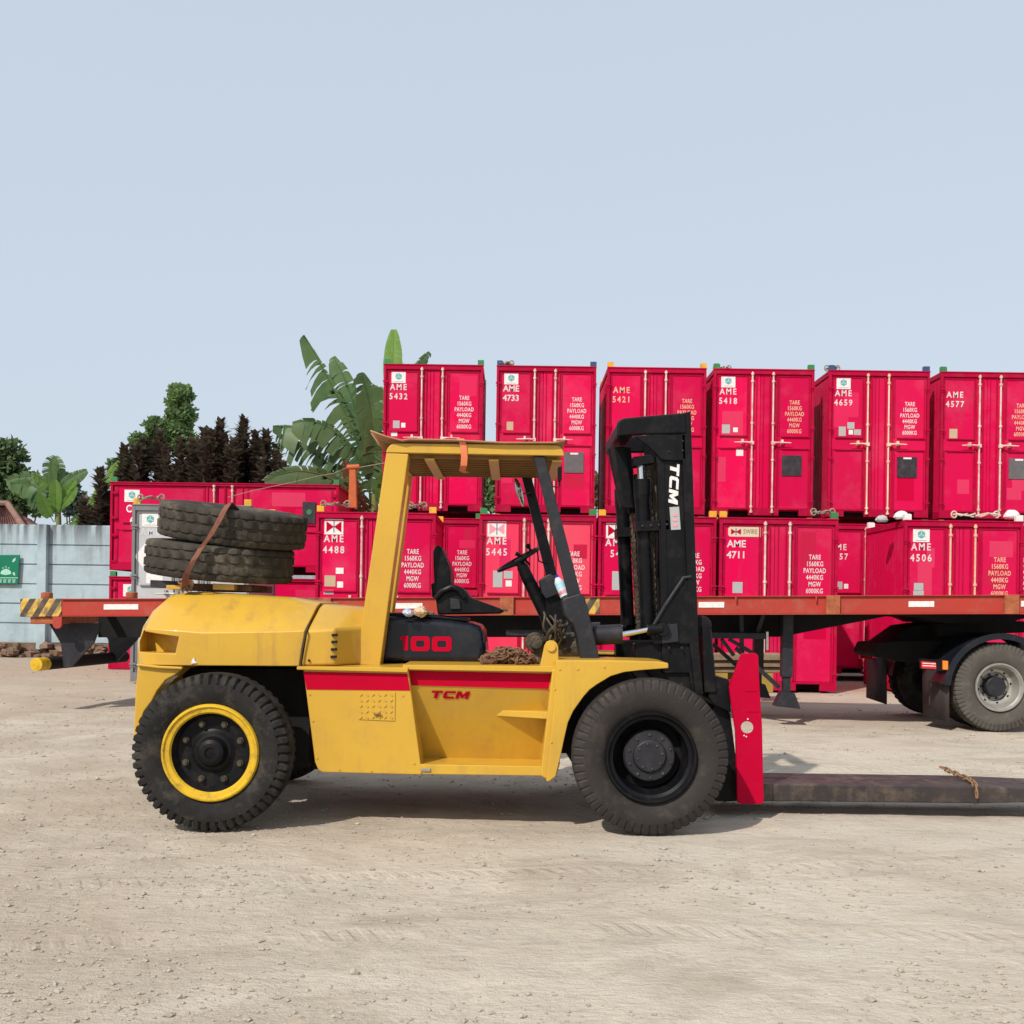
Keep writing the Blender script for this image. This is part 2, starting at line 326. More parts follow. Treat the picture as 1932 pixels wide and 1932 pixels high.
# ground: pale dusty hard earth
def ground_mat():
    m = bpy.data.materials.new('dusty_ground'); m.use_nodes = True; nt = m.node_tree; N = nt.nodes; L = nt.links
    b = N['Principled BSDF']; b.inputs['Roughness'].default_value = .95; b.inputs['Specular IOR Level'].default_value = .15
    g = N.new('ShaderNodeNewGeometry'); pos = g.outputs['Position']
    def noi(sc, det=8, ro=.6, stretch=None, dist=0):
        n = N.new('ShaderNodeTexNoise'); n.inputs['Scale'].default_value = sc; n.inputs['Detail'].default_value = det; n.inputs['Roughness'].default_value = ro
        n.inputs['Distortion'].default_value = dist
        s_ = pos
        if stretch:
            mp = N.new('ShaderNodeMapping'); mp.inputs['Scale'].default_value = stretch; L.new(pos, mp.inputs[0]); s_ = mp.outputs[0]
        L.new(s_, n.inputs['Vector']); return n.outputs['Fac']
    def rng(src, a, c_, lo=0, hi=1):
        r = N.new('ShaderNodeMapRange'); r.inputs[1].default_value = a; r.inputs[2].default_value = c_; r.inputs[3].default_value = lo; r.inputs[4].default_value = hi
        L.new(src, r.inputs[0]); return r.outputs[0]
    def mix(f, A, B):
        x = N.new('ShaderNodeMix'); x.data_type = 'RGBA'; L.new(f, x.inputs[0])
        for s_, i in ((A, 6), (B, 7)):
            if isinstance(s_, tuple): x.inputs[i].default_value = (*s_, 1)
            else: L.new(s_, x.inputs[i])
        return x.outputs[2]
    c = mix(rng(noi(.55, 6, .6), .38, .62), (.590, .520, .425), (.520, .450, .360))
    c = mix(rng(noi(1.3, 9, .68, (.7, 1.1, 1), .8), .48, .68, 0, .8), c, (.350, .292, .222))
    c = mix(rng(noi(.9, 8, .65, (.5, 1.4, 1)), .56, .66, 0, .5), c, (.500, .460, .385))
    c = mix(rng(noi(7, 8, .7, (.35, 1.6, 1), .4), .52, .68, 0, .4), c, (.40, .33, .25))
    c = mix(rng(noi(38, 6, .7), .52, .72, 0, .5), c, (.36, .30, .23))
    c = mix(rng(noi(120, 3, .6), .62, .75, 0, .55), c, (.70, .62, .52))
    # browner ground colour towards the back of the yard
    sx = N.new('ShaderNodeSeparateXYZ'); L.new(pos, sx.inputs[0])
    far = rng(sx.outputs['Y'], 13, 22, 0, .75)
    c = mix(far, c, (.36, .275, .205))
    lft = N.new('ShaderNodeMath'); lft.operation = 'MULTIPLY'; L.new(rng(sx.outputs['X'], .8, -2.6, 0, .75), lft.inputs[0]); L.new(rng(noi(.8, 8, .7), .36, .60), lft.inputs[1])
    c = mix(lft.outputs[0], c, (.39, .318, .240))
    L.new(c, b.inputs['Base Color'])
    a1 = N.new('ShaderNodeMath'); a1.operation = 'MULTIPLY_ADD'; L.new(noi(24, 8, .66, (.6, 1.2, 1)), a1.inputs[0]); a1.inputs[1].default_value = .9; L.new(noi(4.5, 6, .6, None, .8), a1.inputs[2])
    a2 = N.new('ShaderNodeMath'); a2.operation = 'MULTIPLY_ADD'; L.new(noi(95, 4, .65), a2.inputs[0]); a2.inputs[1].default_value = .35; L.new(a1.outputs[0], a2.inputs[2])
    def mth(op, a_, b_=None, c_=None):
        m_ = N.new('ShaderNodeMath'); m_.operation = op
        for i_, v_ in enumerate((a_, b_, c_)):
            if v_ is None: continue
            if isinstance(v_, (int, float)): m_.inputs[i_].default_value = v_
            else: L.new(v_, m_.inputs[i_])
        return m_.outputs[0]
    hgt = a2.outputs[0]
    for off, slope, wd_ in ((3.05, .10, .17), (4.55, .06, .17), (2.35, -.22, .15), (9.6, -.03, .2), (5.6, .16, .16)):
        bend = mth('MULTIPLY_ADD', noi(.35, 2, .5), 1.1, -.55)
        t_ = mth('SUBTRACT', mth('SUBTRACT', sx.outputs['Y'], mth('MULTIPLY_ADD', sx.outputs['X'], slope, off)), bend)
        at = mth('ABSOLUTE', t_); msk = rng(at, wd_, wd_*.75); brk = rng(noi(1.1, 4, .6), .42, .58)
        lug = mth('SINE', mth('MULTIPLY_ADD', at, 30, mth('MULTIPLY', sx.outputs['X'], 62)))
        lug = rng(lug, -.3, .5)
        k_ = mth('MULTIPLY', mth('MULTIPLY', msk, brk), mth('MULTIPLY_ADD', lug, .35, -.40))
        hgt = mth('ADD', hgt, k_)
        edge = mth('MULTIPLY', rng(mth('ABSOLUTE', mth('SUBTRACT', at, wd_*1.15)), .05, .0), .25)
        hgt = mth('ADD', hgt, mth('MULTIPLY', edge, brk))
    bp = N.new('ShaderNodeBump'); bp.inputs['Strength'].default_value = .72; bp.inputs['Distance'].default_value = .032
    L.new(hgt, bp.inputs['Height']); L.new(bp.outputs[0], b.inputs['Normal'])
    return m
GM = ground_mat()
# ------------------------------------------------------------- ground
def gz(x, y):
    f = 1.0 if y < 12 else max(0, 1-(y-12)/4)
    base = .016*(noise.noise(Vector((x*.9, y*.9, 0)))) + .010*noise.noise(Vector((x*3.1, y*3.1, 4))) + .005*noise.noise(Vector((x*9, y*9, 9)))
    # shallow wheel tracks that run along the yard in front
    base += .008*math.sin(y*7+1.3*noise.noise(Vector((x*.4, y*.4, 2)))*3)*max(0, noise.noise(Vector((x*.3+5, y*.5, 1))))
    return base*f - .008
m = MB(); xs = [-9+18*i/300 for i in range(301)]; ys = []
y = 1.5
while y < 16: ys.append(y); y += .022 + y*.0028
nx = len(xs)
vs = [(x*(.45+yy*.085), yy, gz(x*(.45+yy*.085), yy)) for yy in ys for x in xs]
fs = [(j*nx+i, j*nx+i+1, (j+1)*nx+i+1, (j+1)*nx+i) for j in range(len(ys)-1) for i in range(nx-1)]
m.add(vs, fs)
# surrounding sheet out to the horizon, joined round the fine patch
e0 = [(xs[0]*(.45+yy*.085), yy) for yy in ys]; e1 = [(xs[-1]*(.45+yy*.085), yy) for yy in ys]
z0 = -.008
def quad(a, b_, c, d): m.add([(*a, z0), (*b_, z0), (*c, z0), (*d, z0)], [(0,1,2,3)])
L_, B_ = -600, 900
for k in range(len(ys)-1):
    m.add([(L_, ys[k], z0), (*e0[k], gz(*e0[k])), (*e0[k+1], gz(*e0[k+1])), (L_, ys[k+1], z0)], [(0,1,2,3)])
    m.add([(*e1[k], gz(*e1[k])), (-L_, ys[k], z0), (-L_, ys[k+1], z0), (*e1[k+1], gz(*e1[k+1]))], [(0,1,2,3)])
yt = ys[-1]
m.add([(L_, yt, z0), (-L_, yt, z0), (-L_, B_, z0), (L_, B_, z0)], [(0,1,2,3)])
m.add([(L_, -60, z0), (-L_, -60, z0), (-L_, ys[0], z0-.0), (L_, ys[0], z0)], [(0,1,2,3)])
tag(m.build('ground', GM, smooth=True, ang=80, norm=False), kind='structure')
# loose stones and grit
STM = mat('stone', (.42,.37,.30), .9, (.28,.24,.19), 9, .9)
m = MB()
def pebble(x, y, s):
    z = gz(x, y)
    vs = []; q = (random.uniform(.7,1.3), random.uniform(.7,1.3), random.uniform(.45,.8)); rot = Matrix.Rotation(random.uniform(0,6.3), 3, 'Z')
    for a in ((1,0,0),(-1,0,0),(0,1,0),(0,-1,0),(0,0,1),(0,0,-1),(.6,.6,.55),(-.6,.6,.5),(.6,-.6,.5),(-.6,-.6,.55)):
        p = Vector(a)*random.uniform(.8,1.15)*s; p = Vector((p.x*q[0], p.y*q[1], p.z*q[2])); p = rot @ p
        vs.append((x+p.x, y+p.y, z+p.z+s*.12))
    m.add(vs, [(4,0,6),(4,6,2),(4,2,7),(4,7,1),(4,1,9),(4,9,3),(4,3,8),(4,8,0),(6,0,2),(7,2,1),(9,1,3),(8,3,0),(5,2,0),(5,1,2),(5,3,1),(5,0,3)])
n = 0
while n < 12500:
    y = 2.2 + 11*random.random()**1.5; x = random.uniform(-1, 1)*y*.56
    d = noise.noise(Vector((x*.8, y*.8, 3)))
    if d < random.uniform(-.5, .35) + .16*(x > 0): continue
    s = .0045 + .010*random.random()**2.4 + (.014 if random.random() < .014 else 0)
    pebble(x, y, s); n += 1
for _ in range(500):
    y = random.uniform(12, 26); x = random.uniform(-.56, -.2)*y; 
    if random.random() < .5: x = random.uniform(.1, .5)*y
    pebble(x, y, .012+.02*random.random()**2)
tag(m.build('gravel', STM, smooth=False), kind='stuff')
# ------------------------------------------------------------- tyres and wheels
def tyre_mb(Rr, W, rb, n=132, step=3, gd=.022, style='lug', arc=None):
    w_ = W/2; h = Rr-rb
    half = [(w_*.72, rb-.005, 0), (w_*.80, rb+.01, 0), (w_*.93, rb+.22*h, 0), (w_*1.0, rb+.48*h, 0), (w_*.985, rb+.66*h, 0),
            (w_*.96, rb+.72*h, 1), (w_*.90, Rr-.022, 1), (w_*.82, Rr-.005, 1), (w_*.46, Rr+.000, 1), (w_*.44, Rr-.012, 0), (w_*.36, Rr-.012, 0), (w_*.34, Rr+.001, 0), (w_*.06, Rr+.002, 0)]
    prof = [(-a, b_, g, 0) for a, b_, g in half] + [(a, b_, g, 1) for a, b_, g in half[::-1]]
    def mod(i, j, y, r, q):
        if q[2]:
            k = i + (0 if q[3] == 0 else step//2)
            if style == 'lug':
                if k % step == 0: r -= gd; y *= .955
            else:
                if k % step == 0: r -= gd*.6; y *= .975
        return y, r
    return MB().lathe(prof, (0,0,0), n, True, mod)
def block_tyre_mb(Rr, W, rb, n=160):
    w_ = W/2; h = Rr-rb; half = [(w_*.70, rb-.005, -1), (w_*.80, rb+.01, -1), (w_*.94, rb+.25*h, -1), (w_*1.0, rb+.55*h, -1), (w_*.99, rb+.74*h, 0), (w_*.95, Rr-.020, 0), (w_*.86, Rr-.004, 0), (w_*.62, Rr, 0), (w_*.60, Rr-.012, -1), (w_*.54, Rr-.012, -1), (w_*.52, Rr+.002, 1), (w_*.12, Rr+.003, 1), (w_*.10, Rr-.010, -1)]
    prof = [(-a, b_, g, 0) for a, b_, g in half] + [(a, b_, g, 1) for a, b_, g in half[::-1]]
    def mod(i, j, y, r, q):
        if q[2] >= 0:
            k = (i + (2 if q[2] else 0) + (3 if q[3] else 0) + int(abs(q[0])/w_*2)) % 5
            if k == 0: r -= .016
            elif k == 1: r -= .006
        return y, r
    return MB().lathe(prof, (0,0,0), n, True, mod)
def wheel(root, c, Rr, W, kind, name='wheel', face=-1, rear=True):
    """c = centre of the wheel; face -1 looks towards the camera"""
    c = Vector(c)
    k = MB()
    def place(mb, flip=True):
        if face == 1: mb = mb.mirY(0)
        return mb.xf(Matrix.Translation(c))
    if kind == 'rear':
        rb = .308
        t = place(tyre_mb(Rr, W, rb, 208, 4, .024)).build('wheel', RB, root, ang=24)
        y0 = -W/2
        place(MB().lathe([(y0+.022, rb+.006), (y0+.006, rb-.002), (y0+.004, rb-.012), (y0+.016, rb-.022), (y0+.020, rb-.046), (y0+.034, rb-.056), (y0+.05, rb-.052), (y0+.06, rb+.004)], (0,0,0), 72, True)).build('rim_ring', YB, t, ang=25)
        d = place(MB().lathe([(y0+.045, rb-.05), (y0+.07, rb-.062), (y0+.10, rb-.08), (y0+.105, .145), (y0+.10, .135), (y0+.085, .118), (y0+.080, .10), (y0+.06, .088), (y0+.035, .082), (y0+.02, .060), (y0+.02,.036),(y0+.032,.034),(y0+.032,.001)], (0,0,0), 64)).build('disc', BK, t, ang=25)
        b = MB()
        for i in range(8):
            a = R(22.5+45*i); p = Vector((math.cos(a)*.190, y0+.105, math.sin(a)*.190))
            b.cyl(p, p+Vector((0,-.020,0)), .022, 14); b.cyl(p+Vector((0,-.02,0)), p+Vector((0,-.036,0)), .015, 6)
        each(place(b), 'wheel_nut', GR, t, gap=.002, ang=30)
        return t
    if kind == 'front':
        rb = .295
        t = place(tyre_mb(Rr, W, rb, 280, 5, .017, 'rib')).build('wheel', RB2, root, ang=24)
        y0 = -W/2
        place(MB().lathe([(y0+.02, rb+.004), (y0-.004, rb-.004), (y0-.002, rb-.016), (y0+.02, rb-.030), (y0+.03, rb-.05), (y0+.12, rb-.065), (y0+.19, rb-.075), (y0+.21, rb-.12), (y0+.21, .15)], (0,0,0), 72)).build('rim_ring', BK, t, ang=25)
        place(MB().lathe([(y0+.21, .172), (y0+.10, .170), (y0+.085, .160), (y0+.082, .112), (y0+.066, .104), (y0+.060, .096), (y0+.060, .001)], (0,0,0), 64)).build('hub', BG, t, ang=25)
        b = MB()
        for i in range(8):
            a = R(12+45*i); p = Vector((math.cos(a)*.082, y0+.060, math.sin(a)*.082)); b.sph(p, .009, 5)
        for i in range(10):
            a = R(20+36*i); p = Vector((math.cos(a)*.140, y0+.084, math.sin(a)*.140)); b.cyl(p, p+Vector((0,-.012,0)), .010, 6)
        each(place(b), 'wheel_nut', GR, t, gap=.002, ang=30)
        return t
    if kind == 'truck':
        rb = .300
        t = place(tyre_mb(Rr, W, rb, 240, 4, .010, 'lug')).build('wheel', RBT, root, ang=24)
        y0 = -W/2
        place(MB().lathe([(y0+.02, rb+.004), (y0-.004, rb), (y0-.004, rb-.016), (y0+.02, rb-.03), (y0+.03, rb-.04), (y0+.11, rb-.06), (y0+.14, rb-.08), (y0+.15,.185),(y0+.19,.178),(y0+.20,.14),(y0+.20,.001)], (0,0,0), 72)).build('rim_ring', SIL, t, ang=25)
        h = MB().lathe([(y0+.20,.135),(y0+.10,.125),(y0+.09,.115),(y0+.09,.001)], (0,0,0), 40)
        for i in range(10):
            a = R(36*i); p = Vector((math.cos(a)*.155, y0+.20, math.sin(a)*.155)); h.cyl(p, p+Vector((0,-.03,0)), .014, 6)
        place(h).build('hub', BG, t, ang=30)
        b = MB()
        for i in range(8):
            a = R(10+45*i); p = Vector((math.cos(a)*.215, y0+.146, math.sin(a)*.215)); b.sph(p, .022, 6, (1,.25,1))
        each(place(b), 'hand_hole', VB, t)
        return t
# ------------------------------------------------------------- forklift
YC = 7.60
x0, zz = P(830, 1500, 7.6)
fk = thing('forklift', (0, YC, 0), 'large yellow forklift with black mast and red side plate', 'forklift')
RW = .506
# counterweight: faceted shell
def loft(stations, Yf_off=None):
    """stations: (xb,xbr,xt, yb,ybr,yt, Yn, inset) pixels at depth Yn"""
    secs = []
    for xb, xbr, xt, yb, ybr, yt, Yn, ins in stations:
        pb = P(xb, yb, Yn); pr = P(xbr, ybr, Yn); pt = P(xt, yt, Yn+ins*.8)
        Yf = 2*YC - Yn
        secs.append([(pb[0], Yn, pb[1]), (pr[0], Yn, pr[1]), (pr[0]+(pt[0]-pr[0])*.85, Yn+ins*.72, pr[1]+(pt[1]-pr[1])*.90), (pt[0], Yn+ins, pt[1]),
                     (pt[0], Yf-ins, pt[1]), (pr[0]+(pt[0]-pr[0])*.85, Yf-ins*.72, pr[1]+(pt[1]-pr[1])*.90), (pr[0], Yf, pr[1]), (pb[0], Yf, pb[1])])
    m = MB(); vs = [p for s_ in secs for p in s_]; n = 8; fs = []
    for i in range(len(secs)-1):
        fs += [(i*n+k, i*n+(k+1)%n, (i+1)*n+(k+1)%n, (i+1)*n+k) for k in range(n)]
    fs += [tuple(range(n)), tuple(range((len(secs)-1)*n+n-1, (len(secs)-1)*n-1, -1))]
    return m.add(vs, fs)
cw = loft([(260,259,262, 1252,1238,1212, 7.16, .12), (263,262,271, 1253,1212,1178, 6.96, .20), (275,276,289, 1254,1186,1150, 6.87, .26),
           (300,304,318, 1255,1188,1123, 6.83, .30), (345,345,352, 1256,1191,1116.5, 6.82, .31), (376,380,389, 1256,1194,1116.5, 6.82, .32),
           (520,526,536, 1257,1192,1126, 6.82, .34), (564,575,602, 1257,1190,1137, 6.82, .36)])
cwo = cw.build('counterweight', Y_, fk, bevel=.075, seg=6)
c = MB(); c.pp([(250,1190),(268,1192),(337,1202),(330,1233),(250,1231)], 6.70, 6.98, 6.82)
# hollow wedge: slanted towards the back
c.v = [Vector((p.x, p.y if p.y < 6.9 else (7.14 if p.x < P(300,1210,6.82)[0] else 6.96), p.z)) for p in c.v]
cut(cwo, c)
MB().pp([(361,1252),(364,1243),(367,1241),(368,1247),(372,1251)], 6.812, 6.83, 6.82).build('paint_chip', WP, fk, smooth=False)
# lower flange and wheel-arch wing
MB().pp([(259,1252),(300,1256),(345,1258),(345,1263),(300,1261),(259,1256)], 6.80, 7.1, 6.82).build('flange', Y_, fk, bevel=.006)
for k in (0, 1):
    m = MB().pp([(259,1254),(345,1262),(330,1274),(312,1284),(296,1304),(285,1325),(272,1342),(264,1362),(259,1395),(250,1395),(251,1370),(254,1300)], 6.83, 7.02, 6.82)
    (m.mirY(YC) if k else m).build('wheel_arch', Y_, fk, bevel=.012)
MB().pp([(262,1256),(300,1258),(280,1300),(264,1380),(259,1380)], 7.02, 8.18, 6.95).build('rear_skirt', Y_, fk, bevel=.01)
# seam
m = MB()
sp = [P3(566,1256,6.80), P3(570,1225,6.80), P3(577,1192,6.80), P3(583,1176,6.92), P3(592,1158,7.05), P3(605,1140,7.18)]
m.tube(sp, .008, 8).build('seam', mat('seam_brown', (.07,.045,.03), .9), fk)
# engine side cover with louvres
ec = loft([(568,579,606, 1257,1190,1139, 6.825, .35), (630,631,634, 1256,1187,1142, 6.835, .36), (662,664,666, 1255,1185,1144, 6.98, .28), (690,690,690, 1254,1184,1146, 7.07, .24), (716,716,716, 1254,1184,1150, 7.08, .24)])
eco = ec.build('engine_cover', Y_, fk, bevel=.02, seg=3)
m = MB()
for i, yy in enumerate((1196, 1209, 1223, 1237)):
    m.pbox(626-i*.8, yy, 636-i*.6, yy+4.5, 6.825, 6.86, 6.83)
each(m, 'louvre', VB, fk)
MB().cyl(P3(583,1246,6.83), P3(583,1246,6.815), .008, 10).build('bolt', BK, fk)
# chassis
m = MB(); m.pp([(345,1262),(575,1262),(598,1452),(560,1432),(520,1400),(450,1330),(345,1300)], 7.16, 8.04, 7.16)
m.pp([(560,1262),(1100,1262),(1100,1420),(560,1440)], 7.2, 8.0, 7.2)
m.box(*[P(500,1300,7.3)[0], P(600,1300,7.3)[0]], 7.0, 8.2, .35, .62)
m.cyl((P(396,1424,7.0)[0], 6.9, RW), (P(396,1424,7.0)[0], 8.3, RW), .09, 16)
m.cyl((P(1228,1430,7.0)[0]-.02, 6.9, RW), (P(1228,1430,7.0)[0]-.02, 8.3, RW), .13, 16)
m.build('chassis', VB, fk)
# side body: rear panel, recess, step, column, fender, on both sides
YS = 6.78
for k in (0, 1):
    mm = lambda q: q.mirY(YC) if k else q
    # rear panel (tool box / tank)
    sp_ = mm(MB().pp([(572,1262),(770,1262),(775,1300),(796,1459),(793,1462),(608,1457),(600,1452),(594,1438)], YS, 7.22, YS)).build('side_panel', Y_, fk, bevel=.008)
    mm(MB().pp([(572.5,1267),(768.5,1271),(774,1303),(578.5,1301)], YS-.003, YS+.02, YS)).build('red_stripe', RS, sp_)
    mm(MB().pp([(562,1257),(771,1259),(770,1268),(562,1263)], YS-.035, 7.22, YS)).build('deck_flange', Y_, fk, bevel=.004)
    # recessed middle
    # sheet below the stripe slopes back into the recess
    a = [P3(764,1293,6.842), P3(1048,1300,6.842), P3(1042,1434,7.10), P3(780,1432,7.10)]
    q = MB().add([*a, *[p+Vector((0,.03,0)) for p in a]], [(0,1,2,3),(7,6,5,4),(0,4,5,1),(1,5,6,2),(2,6,7,3),(3,7,4,0)])
    rp = mm(q).build('recess_panel', Y_, fk)
    mm(MB().pp([(766,1263),(1046,1268),(1044,1301),(772,1293)], 6.84, 7.0, 6.84)).build('upper_panel', Y_, rp)
    mm(MB().pp([(772,1265),(1040,1271),(1035,1300),(776,1293)], 6.837, 6.86, 6.84)).build('red_stripe', RS, rp)
    mm(MB().pp([(760,1254),(1050,1257),(1050,1268),(760,1263)], YS-.01, 7.25, YS)).build('deck_flange', Y_, fk, bevel=.004)
    mm(MB().pp([(790,1442),(1024,1446),(1024,1464),(797,1461)], YS, 7.2, YS)).build('step', Y_, fk, bevel=.006)
    # slanted tread ledge
    p1, p2, p3, p4 = P3(908,1339,6.98), P3(1036,1343,6.80), P3(1036,1357,6.80), P3(909,1349,6.98)
    b1, b2 = P3(908,1333,7.12), P3(1036,1334,7.12)
    q = MB().add([p1,p2,p3,p4,b1,b2, b1-Vector((0,0,.05)), b2-Vector((0,0,.05))], [(0,1,2,3),(0,4,5,1),(3,2,7,6),(0,3,6,4),(1,5,7,2),(4,6,7,5)])
    mm(q).build('foot_ledge', Y_, fk, bevel=.004)
    # column
    mm(MB().pp([(1042,1262),(1060,1262),(1056,1440),(1050,1463),(1034,1472),(1019,1463)], YS-.02, 7.16, YS)).build('column', Y_, fk, bevel=.012)
    fd = mm(MB().pp([(1048,1246),(1150,1246),(1239,1248),(1259,1251),(1259,1260),(1239,1261.5),(1206,1264),(1176,1267.5),(1151,1275),(1126,1290),(1112,1300),(1101,1312),(1081,1340),(1071,1362),(1064,1392),(1056,1430),(1048,1462),(1036,1472),(1030,1472),(1044,1330)], YS-.05, YS-.02, YS)).build('fender', Y_, fk, bevel=.006)
    # mudguard top sheet follows the arch
    arch = [(1259,1251),(1239,1247.5),(1150,1245),(1048,1245)]
    mm(MB().pp([(1048,1245),(1150,1245),(1239,1247.5),(1259,1250.5),(1259,1255),(1239,1252),(1150,1250),(1048,1250)], YS-.02, 7.22, YS)).build('fender_top', Y_, fk, bevel=.004)
    ua = [(1206,1266),(1176,1270),(1151,1278),(1126,1293),(1101,1316),(1081,1343),(1071,1366),(1064,1395),(1056,1432)]
    ub = [(a-3, b_-6) for a, b_ in ua][::-1]
    mm(MB().pp(ua+ub, YS, 7.2, YS)).build('mudguard_liner', VB, fk)
    # pivot bracket
    br = mm(MB().pp([(1018,1260),(1027,1218),(1031,1211),(1037,1208),(1045,1208.5),(1050,1213),(1053,1220),(1054,1260)], 6.86, 6.90, 6.88)).build('pivot_bracket', Y_, fk, bevel=.005)
    mm(MB().cyl(P3(1040,1221,6.862), P3(1040,1221,6.845), .030, 20)).build('pin', Y_, br, bevel=.003)
    # tread plate hatch with handle
    if not k:
        h = MB().pp([(674,1303),(746,1306),(745,1360),(676,1357)], YS-.006, YS+.01, YS).build('hatch', Y_, fk)
        q = MB()
        for i in range(6):
            for j in range(5):
                cx_, cy_ = 681+i*11.4+(j%2)*0, 1311+j*10.6
                M = Matrix.Rotation(R(40 if (i+j)%2 else -40), 3, 'Y')
                q.obox(P3(cx_, cy_, YS-.008), (.010,.004,.0035), M)
        q.build('tread_pattern', Y_, h)
        MB().cyl(P3(706,1348,YS-.02), P3(719,1348,YS-.02), .006, 8).build('handle', RUST, h)
q = MB()
for a_ in ((584,1310),(590,1360),(598,1430),(760,1312),(781,1440),(700,1454),(640,1452),(690,1248),(700,1250),(1056,1262),(1090,1262),(1140,1258),(1046,1300),(1040,1400)):
    yq = YS if a_[0] < 1000 else YS-.05
    q.cyl(P3(*a_, yq), P3(*a_, yq-.006), .007, 8)
each(q, 'bolt', Y_, fk, gap=.001)
MB().pbox(795, 1449, 812, 1455, YS-.012, YS, YS).build('tie_hook', SIL, fk, bevel=.002)
# lettering
m = MB()
cx_, cz_ = P(849, 1311, 6.87)
m = block_tcm(.255, .060, .30)
m.xf(Matrix.Translation((cx_, 6.866, cz_)) @ Matrix.Rotation(R(28), 4, 'X') @ Matrix.Rotation(R(.8), 4, 'Y'))
m.v = [p for p in m.v]
m2 = MB(); m2.merge(m)
m2.build('lettering', RS, fk, smooth=False)
# hood
hd = MB()
hy0, hy1 = 7.22, 7.98
hp = [(668,1253),(680,1166),(735,1161),(796,1165),(850,1170),(890,1176),(905,1181),(913,1192),(918,1232),(914,1253)]
hd.pp(hp, hy0, hy1, hy0); ho = hd.build('hood', BH, fk, bevel=.055, seg=5)
MB().pp([(730,1156),(800,1159),(880,1168),(880,1173),(800,1165),(730,1163)], 7.26, 7.94, 7.2).build('hood_plate', BK, fk, bevel=.008)
# numerals: blocky
def rr(x0, y0, x1, y1, c_=4): return [(x0+c_,y0),(x1-c_,y0),(x1,y0+c_),(x1,y1-c_),(x1-c_,y1),(x0+c_,y1),(x0,y1-c_),(x0,y0+c_)]
def ring(mb, x0, y0, x1, y1, tx, ty, Y):
    o = [P3(a, b_, Y) for a, b_ in rr(x0,y0,x1,y1)]; i = [P3(a, b_, Y) for a, b_ in rr(x0+tx,y0+ty,x1-tx,y1-ty,2.5)]
    n = len(o); mb.add(o+i, [(k, (k+1)%n, (k+1)%n+n, k+n) for k in range(n)])
m = MB()
ring(m, 775, 1200.5, 811, 1228.5, 10, 8, 7.215); ring(m, 815, 1201, 852, 1229, 10, 8, 7.215)
m.add([P3(*q, 7.215) for q in ((755,1203),(758,1200),(770,1200),(770,1227),(761,1227),(761,1208),(755,1207))], [tuple(range(7))])
m.build('numerals', RS, ho, smooth=False)
# overhead guard
gd = bpy.data.objects.new('overhead_guard', None); C.objects.link(gd); gd.parent = fk; gd['_o'] = tuple(fk['_o'])
GY = 7.04; GF = 2*YC-GY
FSH = Matrix.Translation((-.075, 0, 0))
for k in (0, 1):
    mm = lambda q: q.mirY(YC).xf(FSH) if k else q
    mm(MB().pp([(728.6,854),(771,856),(717,1256),(671,1254)], GY, GY+.16, GY)).build('rear_leg', Y_, gd, bevel=.008)
    mm(MB().pp([(728,854),(731,846),(736,840),(744,836.5),(1032,839),(1050,840),(1057,843),(1062,850),(1065,860.4)], GY-.005, GY+.05, GY)).build('roof_beam', Y_, gd, bevel=.006)
    mm(MB().pp([(1007,860),(1028,861),(1098,1128),(1073,1128)], GY+.01, GY+.09, GY)).build('front_pillar', BG, gd, bevel=.006)
    if not k:
        MB().pp([(1060,1133),(1066,1128),(1095,1119),(1101,1123),(1107,1142),(1132,1247),(1096,1247),(1088,1200),(1080,1178),(1064,1160)], GY-.03, GY+.22, GY).build('pillar_foot', BG, gd, bevel=.012, seg=3)
    else:
        mm(MB().pp([(1060,1133),(1095,1119),(1132,1247),(1096,1247),(1080,1178)], GY, GY+.1, GY)).build('pillar_foot', BG, gd, bevel=.01)
xa, za = P(742, 852, GY); xb, zb = P(1056, 856, GY)
m = MB()
for i in range(9):
    yy = GY+.08 + i*(GF-GY-.16)/8
    m.box(xa+.03, xb-.02, yy-.012, yy+.012, za-.035, za+.005)
m.build('roof_slats', mat('slat_shaded_brown', (.26,.135,.035), .6, (.20,.10,.03), 5, .8), gd)  # slats coloured browner: shade under the cardboard is put into the paint
m = MB()
for px_ in (742, 808, 930, 1050):
    xx, z_ = P(px_, 858, GY); m.box(xx-.03, xx+.04, GY+.04, GF-.04, za-.052, za-.036)
each(m, 'cross_bar', Y_, gd, bevel=.004)
# floor plate, pedals, gearbox and hoses
fl = MB().box(P(905,1257,7.0)[0], P(1130,1257,7.0)[0], 6.83, 8.37, P(960,1257,6.83)[1]-.02, P(960,1257,6.83)[1]-.002).build('floor_plate', Y_, fk)
DZ = P(960,1257,6.83)[1]
gb = MB()
gb.cyl(P3(1035,1222,7.5), P3(1092,1222,7.5), .115, 20); gb.cyl(P3(1010,1212,7.4), P3(1012,1212,7.7), .075, 18); gb.cyl(P3(1012,1212,7.36), P3(1012,1212,7.42), .05, 16)
gb.pp([(1000,1255),(1006,1215),(1030,1200),(1080,1204),(1092,1255)], 7.42, 7.8, 7.45)
gb.build('gearbox', GR, fk, bevel=.01)
gb = MB()
for i in range(9):
    a = P3(1022+i*5.2, 1215-random.random()*6, 7.36+.03*(i%3)); b_ = P3(1024+((i*5)%9)*6.6, 1158+random.random()*22, 7.30+.05*(i%3)); c_ = P3(1040+i*3.4, 1188, 7.25)
    pts = [a.lerp(c_, t).lerp(c_.lerp(b_, t), t) for t in [j/8 for j in range(9)]]
    pts = [p + Vector((.02*math.sin(i*2.1+j*.9), .03*math.cos(i*1.7), .012*math.sin(i*3+j))) for j, p in enumerate(pts)]
    gb.tube(pts, .009+.004*(i%2), 7)
gb.build('hoses', GR, fk)
